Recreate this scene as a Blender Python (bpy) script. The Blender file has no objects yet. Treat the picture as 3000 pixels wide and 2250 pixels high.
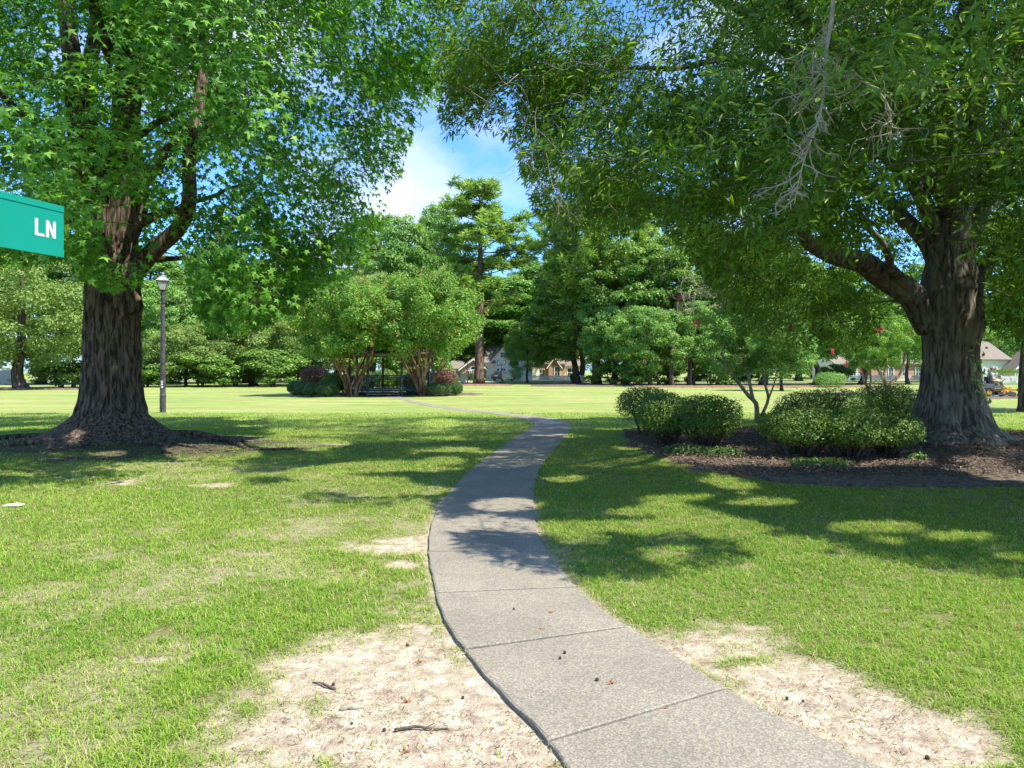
import bpy, math, random
import numpy as np
from mathutils import Vector
R_ = math.radians
rng = np.random.default_rng(7)
random.seed(7)
S = bpy.context.scene
col = S.collection

# ---------------------------------------------------------------- camera, sky, sun, exposure
F = 2050.0; HZ = 1088.0; EYE = 1.6
cd = bpy.data.cameras.new('camera'); cam = bpy.data.objects.new('camera', cd); col.objects.link(cam)
cam.location = (0, 0, EYE); cam.rotation_euler = (R_(90), 0, 0)
cd.sensor_width = 36; cd.lens = 36 * F / 3000; cd.shift_y = -(1125 - HZ) / 3000
cd.clip_start = 0.05; cd.clip_end = 3000
S.camera = cam
SUN = np.array([0.52, -0.27, 0.86]); SUN = SUN / np.linalg.norm(SUN)
elev = math.asin(SUN[2]); azim = math.atan2(SUN[0], SUN[1])     # azimuth clockwise from +Y
w = bpy.data.worlds.new('World'); S.world = w; w.use_nodes = True
nt = w.node_tree; N = nt.nodes; N.clear()
out = N.new('ShaderNodeOutputWorld'); bg = N.new('ShaderNodeBackground')
sky = N.new('ShaderNodeTexSky'); sky.sky_type = 'NISHITA'; sky.sun_disc = False
sky.sun_elevation = elev; sky.sun_rotation = azim; sky.altitude = 0; sky.air_density = 1.0; sky.dust_density = 0.6; sky.ozone_density = 2.2
tc = N.new('ShaderNodeTexCoord'); mp = N.new('ShaderNodeMapping'); mp.inputs['Scale'].default_value = (1, 1, 1.5)
mp.inputs['Location'].default_value = (0.15, 0.2, 0.07)
nz = N.new('ShaderNodeTexNoise'); nz.inputs['Scale'].default_value = 3.1; nz.inputs['Detail'].default_value = 9; nz.inputs['Roughness'].default_value = 0.52
cr = N.new('ShaderNodeValToRGB'); cr.color_ramp.elements[0].position = 0.50; cr.color_ramp.elements[1].position = 0.68
mx = N.new('ShaderNodeMix'); mx.data_type = 'RGBA'
bs = N.new('ShaderNodeMix'); bs.data_type = 'RGBA'; bs.blend_type = 'MULTIPLY'; bs.inputs['Factor'].default_value = 1.0
bs.inputs[7].default_value = (0.60, 0.98, 1.45, 1)
mx.inputs[7].default_value = (4.0, 4.4, 5.3, 1)
L = nt.links.new
L(tc.outputs['Generated'], mp.inputs['Vector']); L(mp.outputs[0], nz.inputs['Vector']); L(nz.outputs['Fac'], cr.inputs['Fac'])
L(sky.outputs[0], bs.inputs[6]); L(bs.outputs[2], mx.inputs[6]); L(cr.outputs['Color'], mx.inputs[0]); L(mx.outputs[2], bg.inputs['Color'])
bg.inputs['Strength'].default_value = 0.12
L(bg.outputs[0], out.inputs['Surface'])
sl = bpy.data.lights.new('sun', 'SUN'); sl.energy = 4.9; sl.angle = R_(0.55); sl.color = (1.0, 0.93, 0.80)
so = bpy.data.objects.new('sun', sl); col.objects.link(so)
so.rotation_euler = Vector(SUN).to_track_quat('Z', 'Y').to_euler(); so.location = (0, 0, 40)
S.view_settings.view_transform = 'Standard'; S.view_settings.look = 'None'; S.view_settings.gamma = 1; S.view_settings.exposure = 1.15
S.render.engine = 'CYCLES'
S.cycles.max_bounces = 7; S.cycles.diffuse_bounces = 4; S.cycles.transmission_bounces = 5; S.cycles.transparent_max_bounces = 4

# ---------------------------------------------------------------- helpers
def tag(o, label=None, cat=None, group=None, kind=None):
    if label: o['label'] = label
    if cat: o['category'] = cat
    if group: o['group'] = group
    if kind: o['kind'] = kind
    return o
def empty(name, loc, rz=0, label=None, cat=None, group=None):
    o = bpy.data.objects.new(name, None); o.empty_display_size = 0.3; col.objects.link(o)
    o.location = loc; o.rotation_euler = (0, 0, rz)
    return tag(o, label, cat, group)
def copy_tree(o, parent=None):
    c = o.copy(); col.objects.link(c)
    if parent: c.parent = parent
    for ch in list(o.children): copy_tree(ch, c)
    return c
def W(px, py, d): return np.array([(px - 1500) / F * d, d, EYE - (py - HZ) / F * d])
def G(px, py): d = EYE * F / (py - HZ); return np.array([(px - 1500) / F * d, d, 0.0])
DS = 3000 / 2212.0                                    # my measurements were read off a 2212 px view
def GD(x, y): return G(x * DS, y * DS)
def WD(x, y, d): return W(x * DS, y * DS, d)
def PX(x, y, z=0): return x / y * F + 1500, HZ + (EYE - z) / y * F

class MB:
    def __init__(s): s.v = []; s.f = {}; s.n = 0; s.r = []
    def add(s, v, f, rnd=0.5):
        v = np.asarray(v, float).reshape(-1, 3); f = np.asarray(f, int)
        s.v.append(v); s.f.setdefault(f.shape[1], []).append(f + s.n); s.n += len(v)
        s.r.append(np.broadcast_to(np.asarray(rnd, float), (len(v),)).copy())
    def addp(s, v, flist, rnd=0.5):
        v = np.asarray(v, float).reshape(-1, 3); s.v.append(v)
        for f in flist: s.f.setdefault(len(f), []).append(np.array([f], int) + s.n)
        s.n += len(v); s.r.append(np.full(len(v), float(rnd)))
    def box(s, c, d, rz=0, rnd=0.5, taper=1.0):
        x, y, z = np.array(d) / 2.0
        v = np.array([[-x, -y, -z], [x, -y, -z], [x, y, -z], [-x, y, -z], [-x*taper, -y*taper, z], [x*taper, -y*taper, z], [x*taper, y*taper, z], [-x*taper, y*taper, z]])
        cs, sn = math.cos(rz), math.sin(rz)
        v = np.stack([v[:, 0]*cs - v[:, 1]*sn, v[:, 0]*sn + v[:, 1]*cs, v[:, 2]], 1) + np.array(c)
        s.add(v, [[0, 3, 2, 1], [4, 5, 6, 7], [0, 1, 5, 4], [1, 2, 6, 5], [2, 3, 7, 6], [3, 0, 4, 7]], rnd)
    def tube(s, P, Rr, n=6, caps=True, rnd=0.5):
        P = np.asarray(P, float); Rr = np.broadcast_to(np.asarray(Rr, float), (len(P),))
        T = np.gradient(P, axis=0); T /= np.linalg.norm(T, axis=1)[:, None] + 1e-9
        ref = np.array([0.0, 0, 1]) if abs(T[:, 2]).mean() < 0.8 else np.array([0.3, 1.0, 0])
        A = np.cross(T, ref); A /= np.linalg.norm(A, axis=1)[:, None] + 1e-9; B = np.cross(T, A)
        a = np.arange(n) / n * 2 * np.pi
        V = P[:, None] + Rr[:, None, None] * (A[:, None] * np.cos(a)[None, :, None] + B[:, None] * np.sin(a)[None, :, None])
        i = np.arange(len(P) - 1)[:, None] * n; j = np.arange(n)[None]; k = (j + 1) % n
        f = np.stack([i + j, i + k, i + n + k, i + n + j], -1).reshape(-1, 4)
        s.add(V.reshape(-1, 3), f, rnd)
        if caps:
            m = s.n - len(P) * n
            s.f.setdefault(n, []).append(np.array([list(range(m, m + n))[::-1], list(range(s.n - n, s.n))]))
    def lathe(s, prof, c=(0, 0, 0), n=16, rnd=0.5):
        P = [(c[0], c[1], c[2] + z) for r, z in prof]; a = np.arange(n) / n * 2 * np.pi
        V = np.array([[(c[0] + r*math.cos(t), c[1] + r*math.sin(t), c[2] + z) for t in a] for r, z in prof])
        i = np.arange(len(prof) - 1)[:, None] * n; j = np.arange(n)[None]; k = (j + 1) % n
        s.add(V.reshape(-1, 3), np.stack([i + j, i + k, i + n + k, i + n + j], -1).reshape(-1, 4), rnd)
        m = s.n - len(prof) * n
        s.f.setdefault(n, []).append(np.array([list(range(m, m + n))[::-1], list(range(s.n - n, s.n))]))
    def wheel(s, c, r, wd, axis='x', n=20):
        a = np.arange(n) / n * 2 * np.pi; V = []
        for rr, off in ((r*0.55, -wd/2), (r*0.93, -wd/2), (r, -wd/3), (r, wd/3), (r*0.93, wd/2), (r*0.55, wd/2)):
            for t in a:
                p, q = rr*math.cos(t), rr*math.sin(t)
                V.append((off, p, q) if axis == 'x' else (p, off, q))
        i = np.arange(5)[:, None] * n; j = np.arange(n)[None]; k = (j + 1) % n
        s.add(np.array(V) + np.array(c), np.stack([i + j, i + k, i + n + k, i + n + j], -1).reshape(-1, 4))
    def build(s, name, mat, parent=None, smooth=False, extra=None):
        me = bpy.data.meshes.new(name)
        V = np.concatenate(s.v); me.vertices.add(len(V)); me.vertices.foreach_set('co', V.ravel().astype(np.float32))
        li = []; ls = []; tot = 0
        for k, fl in s.f.items():
            f = np.concatenate(fl); li.append(f.ravel()); ls.append(np.arange(len(f)) * k + tot); tot += f.size
        li = np.concatenate(li); ls = np.concatenate(ls)
        me.loops.add(len(li)); me.loops.foreach_set('vertex_index', li.astype(np.int32))
        me.polygons.add(len(ls)); me.polygons.foreach_set('loop_start', ls.astype(np.int32))
        me.update(calc_edges=True)
        a = me.attributes.new('rnd', 'FLOAT', 'POINT'); a.data.foreach_set('value', np.concatenate(s.r).astype(np.float32))
        if extra:
            for kk, vv in extra.items():
                a = me.attributes.new(kk, 'FLOAT', 'POINT'); a.data.foreach_set('value', vv.astype(np.float32))
        me.polygons.foreach_set('use_smooth', np.full(len(ls), bool(smooth)))
        me.materials.append(mat); me.validate()
        o = bpy.data.objects.new(name, me); col.objects.link(o)
        if parent is not None: o.parent = parent
        return o

def hash2(ix, iy, seed):
    n = (ix * 374761393 + iy * 668265263 + seed * 982451653) & 0x7fffffff
    n = ((n ^ (n >> 13)) * 1274126177) & 0x7fffffff
    return ((n ^ (n >> 16)) & 0xffff) / 65535.0
def vn(x, y, seed=0):
    x = np.asarray(x, float); y = np.asarray(y, float)
    ix = np.floor(x).astype(np.int64); iy = np.floor(y).astype(np.int64); fx = x - ix; fy = y - iy
    fx = fx*fx*(3 - 2*fx); fy = fy*fy*(3 - 2*fy)
    a = hash2(ix, iy, seed); b = hash2(ix + 1, iy, seed); c = hash2(ix, iy + 1, seed); d = hash2(ix + 1, iy + 1, seed)
    return (a*(1-fx) + b*fx)*(1-fy) + (c*(1-fx) + d*fx)*fy
def fbm(x, y, oc=4, seed=0):
    s = 0; a = 0.5; t = 0
    for k in range(oc): s = s + a*vn(x*2**k + 17.3*k, y*2**k - 9.1*k, seed + k); t += a; a *= 0.55
    return s / t
def sst(a, b, x): t = np.clip((x - a) / (b - a), 0, 1); return t*t*(3 - 2*t)

# ---------------------------------------------------------------- materials
def mat(name, c, rough=0.8, c2=None, scale=5, bump=0.0, bscale=40, metal=0.0, detail=4, spec=0.3, stretch=(1, 1, 1), coord='Object', contrast=(0.35, 0.65)):
    m = bpy.data.materials.new(name); m.use_nodes = True; n = m.node_tree.nodes; l = m.node_tree.links.new
    b = n['Principled BSDF']; b.inputs['Roughness'].default_value = rough; b.inputs['Metallic'].default_value = metal
    b.inputs['Specular IOR Level'].default_value = spec; b.inputs['Base Color'].default_value = (*c, 1)
    t = n.new('ShaderNodeTexCoord'); mp = n.new('ShaderNodeMapping'); mp.inputs['Scale'].default_value = stretch; l(t.outputs[coord], mp.inputs[0])
    if c2:
        z = n.new('ShaderNodeTexNoise'); z.inputs['Scale'].default_value = scale; z.inputs['Detail'].default_value = detail; l(mp.outputs[0], z.inputs['Vector'])
        r = n.new('ShaderNodeValToRGB'); r.color_ramp.elements[0].position = contrast[0]; r.color_ramp.elements[1].position = contrast[1]
        r.color_ramp.elements[0].color = (*c, 1); r.color_ramp.elements[1].color = (*c2, 1); l(z.outputs['Fac'], r.inputs['Fac']); l(r.outputs[0], b.inputs['Base Color'])
    if bump:
        z = n.new('ShaderNodeTexNoise'); z.inputs['Scale'].default_value = bscale; z.inputs['Detail'].default_value = 5; l(mp.outputs[0], z.inputs['Vector'])
        bb = n.new('ShaderNodeBump'); bb.inputs['Strength'].default_value = bump; bb.inputs['Distance'].default_value = 0.02; l(z.outputs['Fac'], bb.inputs['Height']); l(bb.outputs[0], b.inputs['Normal'])
    return m
def leafmat(name, cols, trans=0.35, tcol=None, rough=0.45, spec=0.35):
    m = bpy.data.materials.new(name); m.use_nodes = True; n = m.node_tree.nodes; l = m.node_tree.links.new
    b = n['Principled BSDF']; b.inputs['Roughness'].default_value = rough; b.inputs['Specular IOR Level'].default_value = spec
    at = n.new('ShaderNodeAttribute'); at.attribute_name = 'rnd'
    r = n.new('ShaderNodeValToRGB'); e = r.color_ramp.elements
    while len(e) < len(cols): e.new(0.5)
    for i, c in enumerate(cols): e[i].position = i / (len(cols) - 1); e[i].color = (*c, 1)
    l(at.outputs['Fac'], r.inputs['Fac']); l(r.outputs[0], b.inputs['Base Color'])
    tr = n.new('ShaderNodeBsdfTranslucent'); g = n.new('ShaderNodeMix'); g.data_type = 'RGBA'; g.blend_type = 'MULTIPLY'; g.inputs[0].default_value = 1
    l(r.outputs[0], g.inputs[6]); g.inputs[7].default_value = (*(tcol or (1.55, 1.5, 0.5)), 1); l(g.outputs[2], tr.inputs['Color'])
    ms = n.new('ShaderNodeMixShader'); ms.inputs[0].default_value = trans
    l(b.outputs[0], ms.inputs[1]); l(tr.outputs[0], ms.inputs[2]); l(ms.outputs[0], n['Material Output'].inputs['Surface'])
    return m
def barkmat(name, c1, c2, scale=9, stretch=(1, 1, 0.16), moss=None):
    m = bpy.data.materials.new(name); m.use_nodes = True; n = m.node_tree.nodes; l = m.node_tree.links.new
    b = n['Principled BSDF']; b.inputs['Roughness'].default_value = 0.92; b.inputs['Specular IOR Level'].default_value = 0.15
    t = n.new('ShaderNodeTexCoord'); mp = n.new('ShaderNodeMapping'); mp.inputs['Scale'].default_value = stretch; l(t.outputs['Object'], mp.inputs[0])
    z = n.new('ShaderNodeTexNoise'); z.inputs['Scale'].default_value = scale; z.inputs['Detail'].default_value = 8; z.inputs['Distortion'].default_value = 0.6; l(mp.outputs[0], z.inputs['Vector'])
    z2 = n.new('ShaderNodeTexNoise'); z2.inputs['Scale'].default_value = 1.6; z2.inputs['Detail'].default_value = 5; l(t.outputs['Object'], z2.inputs['Vector'])
    r = n.new('ShaderNodeValToRGB'); e = r.color_ramp.elements; e[0].position = 0.4; e[0].color = (*c1, 1); e[1].position = 0.62; e[1].color = (*c2, 1); l(z.outputs['Fac'], r.inputs['Fac'])
    o = r.outputs[0]
    if moss:
        mm = n.new('ShaderNodeMix'); mm.data_type = 'RGBA'; mm.inputs[7].default_value = (*moss, 1)
        rr = n.new('ShaderNodeValToRGB'); rr.color_ramp.elements[0].position = 0.52; rr.color_ramp.elements[1].position = 0.68; rr.color_ramp.elements[1].color = (0.7, 0.7, 0.7, 1)
        l(z2.outputs['Fac'], rr.inputs['Fac']); l(rr.outputs[0], mm.inputs[0]); l(o, mm.inputs[6]); o = mm.outputs[2]
    l(o, b.inputs['Base Color'])
    bb = n.new('ShaderNodeBump'); bb.inputs['Strength'].default_value = 0.9; bb.inputs['Distance'].default_value = 0.03; l(z.outputs['Fac'], bb.inputs['Height']); l(bb.outputs[0], b.inputs['Normal'])
    return m

M_gum = leafmat('sweetgum_leaf', [(0.048, 0.14, 0.016), (0.085, 0.235, 0.025), (0.155, 0.35, 0.042), (0.29, 0.50, 0.09)], 0.44, rough=0.48, spec=0.3)
M_oak = leafmat('oak_leaf', [(0.055, 0.12, 0.014), (0.095, 0.195, 0.022), (0.165, 0.30, 0.035), (0.29, 0.43, 0.08)], 0.42, rough=0.45, spec=0.35)
M_myr = leafmat('myrtle_leaf', [(0.07, 0.17, 0.03), (0.13, 0.27, 0.045), (0.22, 0.37, 0.07), (0.38, 0.45, 0.11)], 0.4)
M_bg1 = leafmat('bright_leaf', [(0.09, 0.21, 0.045), (0.15, 0.30, 0.065), (0.22, 0.38, 0.10), (0.32, 0.45, 0.15)], 0.38)
M_bg2 = leafmat('dark_leaf', [(0.07, 0.155, 0.025), (0.12, 0.23, 0.04), (0.18, 0.31, 0.06), (0.28, 0.39, 0.10)], 0.33)
M_bg3 = leafmat('olive_leaf', [(0.11, 0.18, 0.04), (0.17, 0.27, 0.065), (0.25, 0.35, 0.10), (0.34, 0.41, 0.14)], 0.38)
M_pin = leafmat('pine_needles', [(0.10, 0.21, 0.04), (0.17, 0.30, 0.055), (0.26, 0.39, 0.08), (0.38, 0.46, 0.13)], 0.32)
M_hol = leafmat('hedge_leaf', [(0.05, 0.11, 0.02), (0.085, 0.17, 0.028), (0.15, 0.25, 0.04), (0.27, 0.33, 0.08)], 0.3)
M_box = leafmat('boxwood_leaf', [(0.035, 0.08, 0.025), (0.06, 0.12, 0.03), (0.10, 0.17, 0.045), (0.16, 0.23, 0.07)], 0.2)
M_bar = leafmat('barberry_leaf', [(0.06, 0.04, 0.03), (0.12, 0.06, 0.045), (0.24, 0.12, 0.085), (0.38, 0.22, 0.15)], 0.3, tcol=(1.5, 1.0, 0.8))
M_bloom = leafmat('crape_bloom', [(0.55, 0.04, 0.10), (0.65, 0.07, 0.16), (0.72, 0.13, 0.22)], 0.3, tcol=(1.3, 1, 1))
M_seed = leafmat('seed_head', [(0.32, 0.34, 0.07), (0.42, 0.38, 0.09), (0.42, 0.27, 0.09)], 0.3, tcol=(1.2, 1, .7))
M_grass = leafmat('grass_blade', [(0.075, 0.185, 0.014), (0.135, 0.285, 0.022), (0.215, 0.355, 0.036), (0.31, 0.39, 0.07), (0.47, 0.41, 0.23)], 0.35, tcol=(1.4, 1.4, 0.6), rough=0.6, spec=0.2)
M_barkL = barkmat('sweetgum_bark', (0.035, 0.026, 0.020), (0.17, 0.13, 0.10), scale=17)
M_barkR = barkmat('oak_bark', (0.055, 0.046, 0.038), (0.20, 0.17, 0.135), scale=15, moss=(0.24, 0.22, 0.18))
M_barkB = barkmat('far_bark', (0.04, 0.03, 0.022), (0.13, 0.10, 0.075))
M_barkP = barkmat('pine_bark', (0.05, 0.035, 0.025), (0.20, 0.13, 0.09))
M_barkM = barkmat('myrtle_bark', (0.16, 0.07, 0.035), (0.36, 0.24, 0.15), scale=5)
M_twig = mat('dead_twig', (0.22, 0.20, 0.14), 0.9, (0.34, 0.32, 0.24), 8)
M_conc = mat('path_concrete', (0.27, 0.262, 0.245), 0.9)
M_paint = mat('grey_green_paint', (0.045, 0.055, 0.055), 0.6, (0.09, 0.105, 0.10), 6)
M_white = mat('white_paint', (0.76, 0.76, 0.73), 0.6, (0.84, 0.84, 0.81), 4)
M_black = mat('black_plastic', (0.02, 0.02, 0.022), 0.6, (0.035, 0.035, 0.035), 10)
M_rubber = mat('rubber', (0.018, 0.018, 0.018), 0.85, (0.03, 0.03, 0.03), 10)
M_steel = mat('steel', (0.35, 0.35, 0.36), 0.4, (0.45, 0.45, 0.45), 10, metal=0.8)

# concrete: aggregate speckle + stains
def concrete_nodes(m):
    n = m.node_tree.nodes; l = m.node_tree.links.new; b = n['Principled BSDF']
    t = n.new('ShaderNodeTexCoord')
    v = n.new('ShaderNodeTexVoronoi'); v.inputs['Scale'].default_value = 140; l(t.outputs['Object'], v.inputs['Vector'])
    r = n.new('ShaderNodeValToRGB'); e = r.color_ramp.elements; e[0].position = 0.0; e[0].color = (0.15, 0.142, 0.128, 1); e[1].position = 1; e[1].color = (0.32, 0.285, 0.22, 1)
    k = e.new(0.5); k.color = (0.21, 0.193, 0.158, 1)
    sep = n.new('ShaderNodeSeparateColor'); l(v.outputs['Color'], sep.inputs[0]); l(sep.outputs[0], r.inputs['Fac'])
    z = n.new('ShaderNodeTexNoise'); z.inputs['Scale'].default_value = 1.3; z.inputs['Detail'].default_value = 7; z.inputs['Roughness'].default_value = 0.65; l(t.outputs['Object'], z.inputs['Vector'])
    r2 = n.new('ShaderNodeValToRGB'); e = r2.color_ramp.elements; e[0].position = 0.3; e[0].color = (0.78, 0.77, 0.76, 1); e[1].position = 0.7; e[1].color = (1.12, 1.10, 1.06, 1); l(z.outputs['Fac'], r2.inputs['Fac'])
    x = n.new('ShaderNodeMix'); x.data_type = 'RGBA'; x.blend_type = 'MULTIPLY'; x.inputs[0].default_value = 1; l(r.outputs[0], x.inputs[6]); l(r2.outputs[0], x.inputs[7]); l(x.outputs[2], b.inputs['Base Color'])
    bb = n.new('ShaderNodeBump'); bb.inputs['Strength'].default_value = 0.5; bb.inputs['Distance'].default_value = 0.004; l(sep.outputs[1], bb.inputs['Height']); l(bb.outputs[0], b.inputs['Normal'])
concrete_nodes(M_conc)

# ---------------------------------------------------------------- terrain
T1 = np.array([-8.85, 15.5]); T2 = np.array([8.93, 14.3])
L_ed = [(1240,1685),(1222,1659),(1190,1612),(1075,1490),(1000,1400),(958,1335),(940,1270),(925,1195),(931,1140),(948,1095),(990,1040),(1050,990),(1110,945),(1146,924),(1152,913),(1115,902),(1050,892.5),(975,885),(905,873.5),(855,861),(828,857)]
R_ed = [(1960,1685),(1895,1659),(1700,1560),(1575,1497),(1430,1400),(1345,1352),(1245,1272),(1200,1215),(1165,1160),(1153,1095),(1157,1040),(1175,1000),(1207,962),(1228,936),(1233,918),(1215,907.5),(1160,900),(1070,890),(985,881.5),(905,868),(864,857)]
LP = np.array([GD(*p)[:2] for p in L_ed]); RP = np.array([GD(*p)[:2] for p in R_ed])
# carry the path on under and behind the camera
LP = np.vstack([LP[:1] + (LP[0]-LP[1])*0 + np.array([1.3, -1.6]), LP]); RP = np.vstack([RP[:1] + np.array([1.3, -1.6]), RP])
def smooth_pts(P, n):
    t = np.concatenate([[0], np.cumsum(np.linalg.norm(np.diff(P, axis=0), axis=1)**0.5)]); t /= t[-1]; u = np.linspace(0, 1, n)
    out = np.zeros((n, P.shape[1])); i = np.clip(np.searchsorted(t, u, 'right') - 1, 0, len(P) - 2)
    m = np.gradient(P, t, axis=0)
    h = (t[i+1] - t[i])[:, None]; s = ((u - t[i])[:, None]) / h
    return (2*s**3 - 3*s**2 + 1)*P[i] + (s**3 - 2*s**2 + s)*h*m[i] + (-2*s**3 + 3*s**2)*P[i+1] + (s**3 - s**2)*h*m[i+1]
LS = smooth_pts(LP, 260); RS = smooth_pts(RP, 260); CS = (LS + RS) / 2
PWID = np.linalg.norm(LS - RS, axis=1)
def path_dist(x, y):
    """signed-ish distance outside the path edge (negative inside)"""
    x = np.asarray(x, float).ravel(); y = np.asarray(y, float).ravel(); best = np.full(x.shape, 1e9)
    T = np.gradient(CS, axis=0); T /= np.linalg.norm(T, axis=1)[:, None]
    for a in range(0, len(x), 40000):
        dx = x[a:a+40000, None] - CS[None, :, 0]; dy = y[a:a+40000, None] - CS[None, :, 1]
        q = (dx*dx + dy*dy); i = q.argmin(1); k = np.arange(len(i))
        # half-width measured perpendicular to the path
        e = (LS - RS)[i]; nn = np.stack([-T[i, 1], T[i, 0]], 1); hw = np.abs((e*nn).sum(1)) / 2
        best[a:a+40000] = np.abs(dx[k, i]*nn[:, 0] + dy[k, i]*nn[:, 1]) + 0*hw - hw + np.maximum(0, np.sqrt(q[k, i]) - 1.5)
    return best
def H(x, y):
    x = np.asarray(x, float); y = np.asarray(y, float)
    r1 = np.hypot((x - T1[0])/1.25, y - T1[1]); r2 = np.hypot(x - T2[0], y - T2[1])
    h = 0.20*np.exp(-(r1/1.9)**2) + 0.20*np.exp(-(r2/2.2)**2)
    h = h + 0.30*np.exp(-(((x - 26)/9)**2 + ((y - 36)/7)**2))
    h = h + 0.05*(fbm(x/5, y/5, 3, 3) - 0.5)*sst(5, 12, y)*(1-sst(17, 25, y)) + 0.03*(fbm(x/0.7, y/0.7, 3, 8) - 0.5)*(1-sst(14, 30, y))
    return h
sh = lambda v: v.reshape(-1)
EL = [(1000,1560,380,180,1.3),(820,1460,350,115,1.1),(930,1360,160,75,.9),(640,1560,300,150,.9),(520,1640,220,80,.75),(1120,1640,200,60,1),(800,1640,300,60,.55),
      (840,1180,210,34,.9),(865,1218,55,12,1.0),(920,1150,40,60,.5),(925,1250,35,60,.4),
      (1560,1400,230,60,.9),(1700,1470,240,75,1.0),(1950,1600,230,95,1.1),(1800,1550,220,90,1.1),(1450,1385,90,30,.6),(1290,1310,60,30,.5),(2100,1640,120,30,.7),(1640,1360,90,18,.7),
      (300,1422,110,14,.65),(460,1370,60,14,.55),(470,1050,70,9,.7),(240,1042,70,9,.8),(110,1340,80,10,.45),(560,1020,100,10,.4),(1560,1188,90,10,.4),(700,960,120,6,.5),(1420,1335,120,14,.35),(340,1250,160,12,.22),(1700,1230,150,9,.2)]
def bare_mask(x, y):
    x = sh(np.asarray(x, float)); y = sh(np.asarray(y, float)); yy = np.maximum(y, 1.2)
    px, py = PX(x, yy); px = px/DS; py = py/DS
    b = np.zeros(len(x))
    for cx, cy, rx, ry, s in EL:
        q = np.sqrt(((px - cx)/(rx*1.15))**2 + ((py - cy)/(ry*1.15))**2); b = np.maximum(b, s*(1 - sst(0.2, 1.45, q)))
    n1 = fbm(x/0.5, y/0.5, 4, 21); n2 = fbm(x/0.09, y/0.09, 3, 31); n3 = fbm(x/2.2, y/2.2, 3, 41)
    v = b + (n1 - 0.5)*1.0*(b > 0.02) + (n2 - 0.5)*0.45
    base = sst(0.36, 1.0, v)
    worn = 0.4*sst(0.47, 0.68, n3*.45 + .55*n1 + 0.25*(n2 - .5))*(1 - .5*(x > 0.5)) * (1 - sst(9, 15, y))
    pd = path_dist(x, y) if len(x) < 900000 else None
    edge = 0.7*(1 - sst(0.0, 0.12, pd)) * (y < 9)
    return np.clip(np.maximum(np.maximum(base, worn), edge), 0, 1)
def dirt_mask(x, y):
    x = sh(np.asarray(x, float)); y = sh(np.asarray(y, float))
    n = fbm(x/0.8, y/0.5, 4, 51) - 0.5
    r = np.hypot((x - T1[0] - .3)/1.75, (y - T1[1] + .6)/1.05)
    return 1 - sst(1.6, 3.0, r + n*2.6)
BED = np.array([GD(*p)[:2] for p in [(1350,942),(1362,962),(1400,980),(1450,998),(1520,1018),(1600,1034),(1700,1048),(1850,1055),(2000,1055),(2250,1052),(2500,1040)]] + [[15.5, 12.5], [15.2, 16.5], [12.5, 19], [8.5, 19.8], [5, 19.5], [2.9, 18.5]])
def in_poly(x, y, P):
    ins = np.zeros(len(x), bool); j = len(P) - 1
    for i in range(len(P)):
        c = ((P[i, 1] > y) != (P[j, 1] > y)) & (x < (P[j, 0] - P[i, 0])*(y - P[i, 1])/(P[j, 1] - P[i, 1] + 1e-12) + P[i, 0]); ins ^= c; j = i
    return ins
def axis(fine0, fine1, st, lo, hi, g=1.16):
    a = list(np.arange(fine0, fine1 + 1e-6, st)); s = st
    while a[-1] < hi: s *= g; a.append(a[-1] + s)
    s = st; b = []; c = fine0
    while c > lo: s *= g; c -= s; b.append(c)
    return np.array(b[::-1] + a)
gx = axis(-9, 9, 0.055, -900, 900, 1.13); gy = axis(1.8, 17, 0.05, -60, 1500, 1.11)
X, Y = np.meshgrid(gx, gy); Xf, Yf = X.ravel(), Y.ravel()
pdv = path_dist(Xf, Yf)
hz = H(Xf, Yf)
bm_ = bare_mask(Xf, Yf)
hz = hz*(0.35 + 0.65*sst(0, 0.5, pdv)) - 0.035*sst(-0.02, 0.04, pdv)*0 - 0.10*(1 - sst(-0.16, -0.05, pdv))*((Yf < 16.5) & (np.abs(Xf) < 8.9)) - 0.012*bm_ + 0.010*(fbm(Xf/0.15, Yf/0.15, 3, 77)-.5)*bm_
near = (Yf < 20)
bed0 = in_poly(Xf + 0.35*(fbm(Xf/.5, Yf/.5, 3, 61) - .5)*2, Yf + 0.3*(fbm(Xf/.5, Yf/.5, 3, 62) - .5)*2, BED)
nxg, nyg = len(gx), len(gy)
i = np.arange(nyg - 1)[:, None]*nxg; j = np.arange(nxg - 1)[None]
Fg = np.stack([i + j, i + j + 1, i + nxg + j + 1, i + nxg + j], -1).reshape(-1, 4)
m = bpy.data.materials.new('lawn'); m.use_nodes = True; n = m.node_tree.nodes; l = m.node_tree.links.new; b = n['Principled BSDF']
b.inputs['Roughness'].default_value = 0.95; b.inputs['Specular IOR Level'].default_value = 0.1
t = n.new('ShaderNodeTexCoord')
def noise(sc, det=5, rough=.55, vec=None):
    z = n.new('ShaderNodeTexNoise'); z.inputs['Scale'].default_value = sc; z.inputs['Detail'].default_value = det; z.inputs['Roughness'].default_value = rough; l(vec or t.outputs['Object'], z.inputs['Vector']); return z.outputs['Fac']
def ramp(src, stops):
    r = n.new('ShaderNodeValToRGB'); e = r.color_ramp.elements
    while len(e) < len(stops): e.new(.5)
    for q, (p, c) in enumerate(stops): e[q].position = p; e[q].color = (*c, 1)
    l(src, r.inputs['Fac']); return r.outputs[0]
def mix(f, a, c, bt='MIX'):
    x = n.new('ShaderNodeMix'); x.data_type = 'RGBA'; x.blend_type = bt
    if isinstance(f, float): x.inputs[0].default_value = f
    else: l(f, x.inputs[0])
    l(a, x.inputs[6]); l(c, x.inputs[7]); return x.outputs[2]
def attr(nm):
    a = n.new('ShaderNodeAttribute'); a.attribute_name = nm; return a.outputs['Fac']
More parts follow.
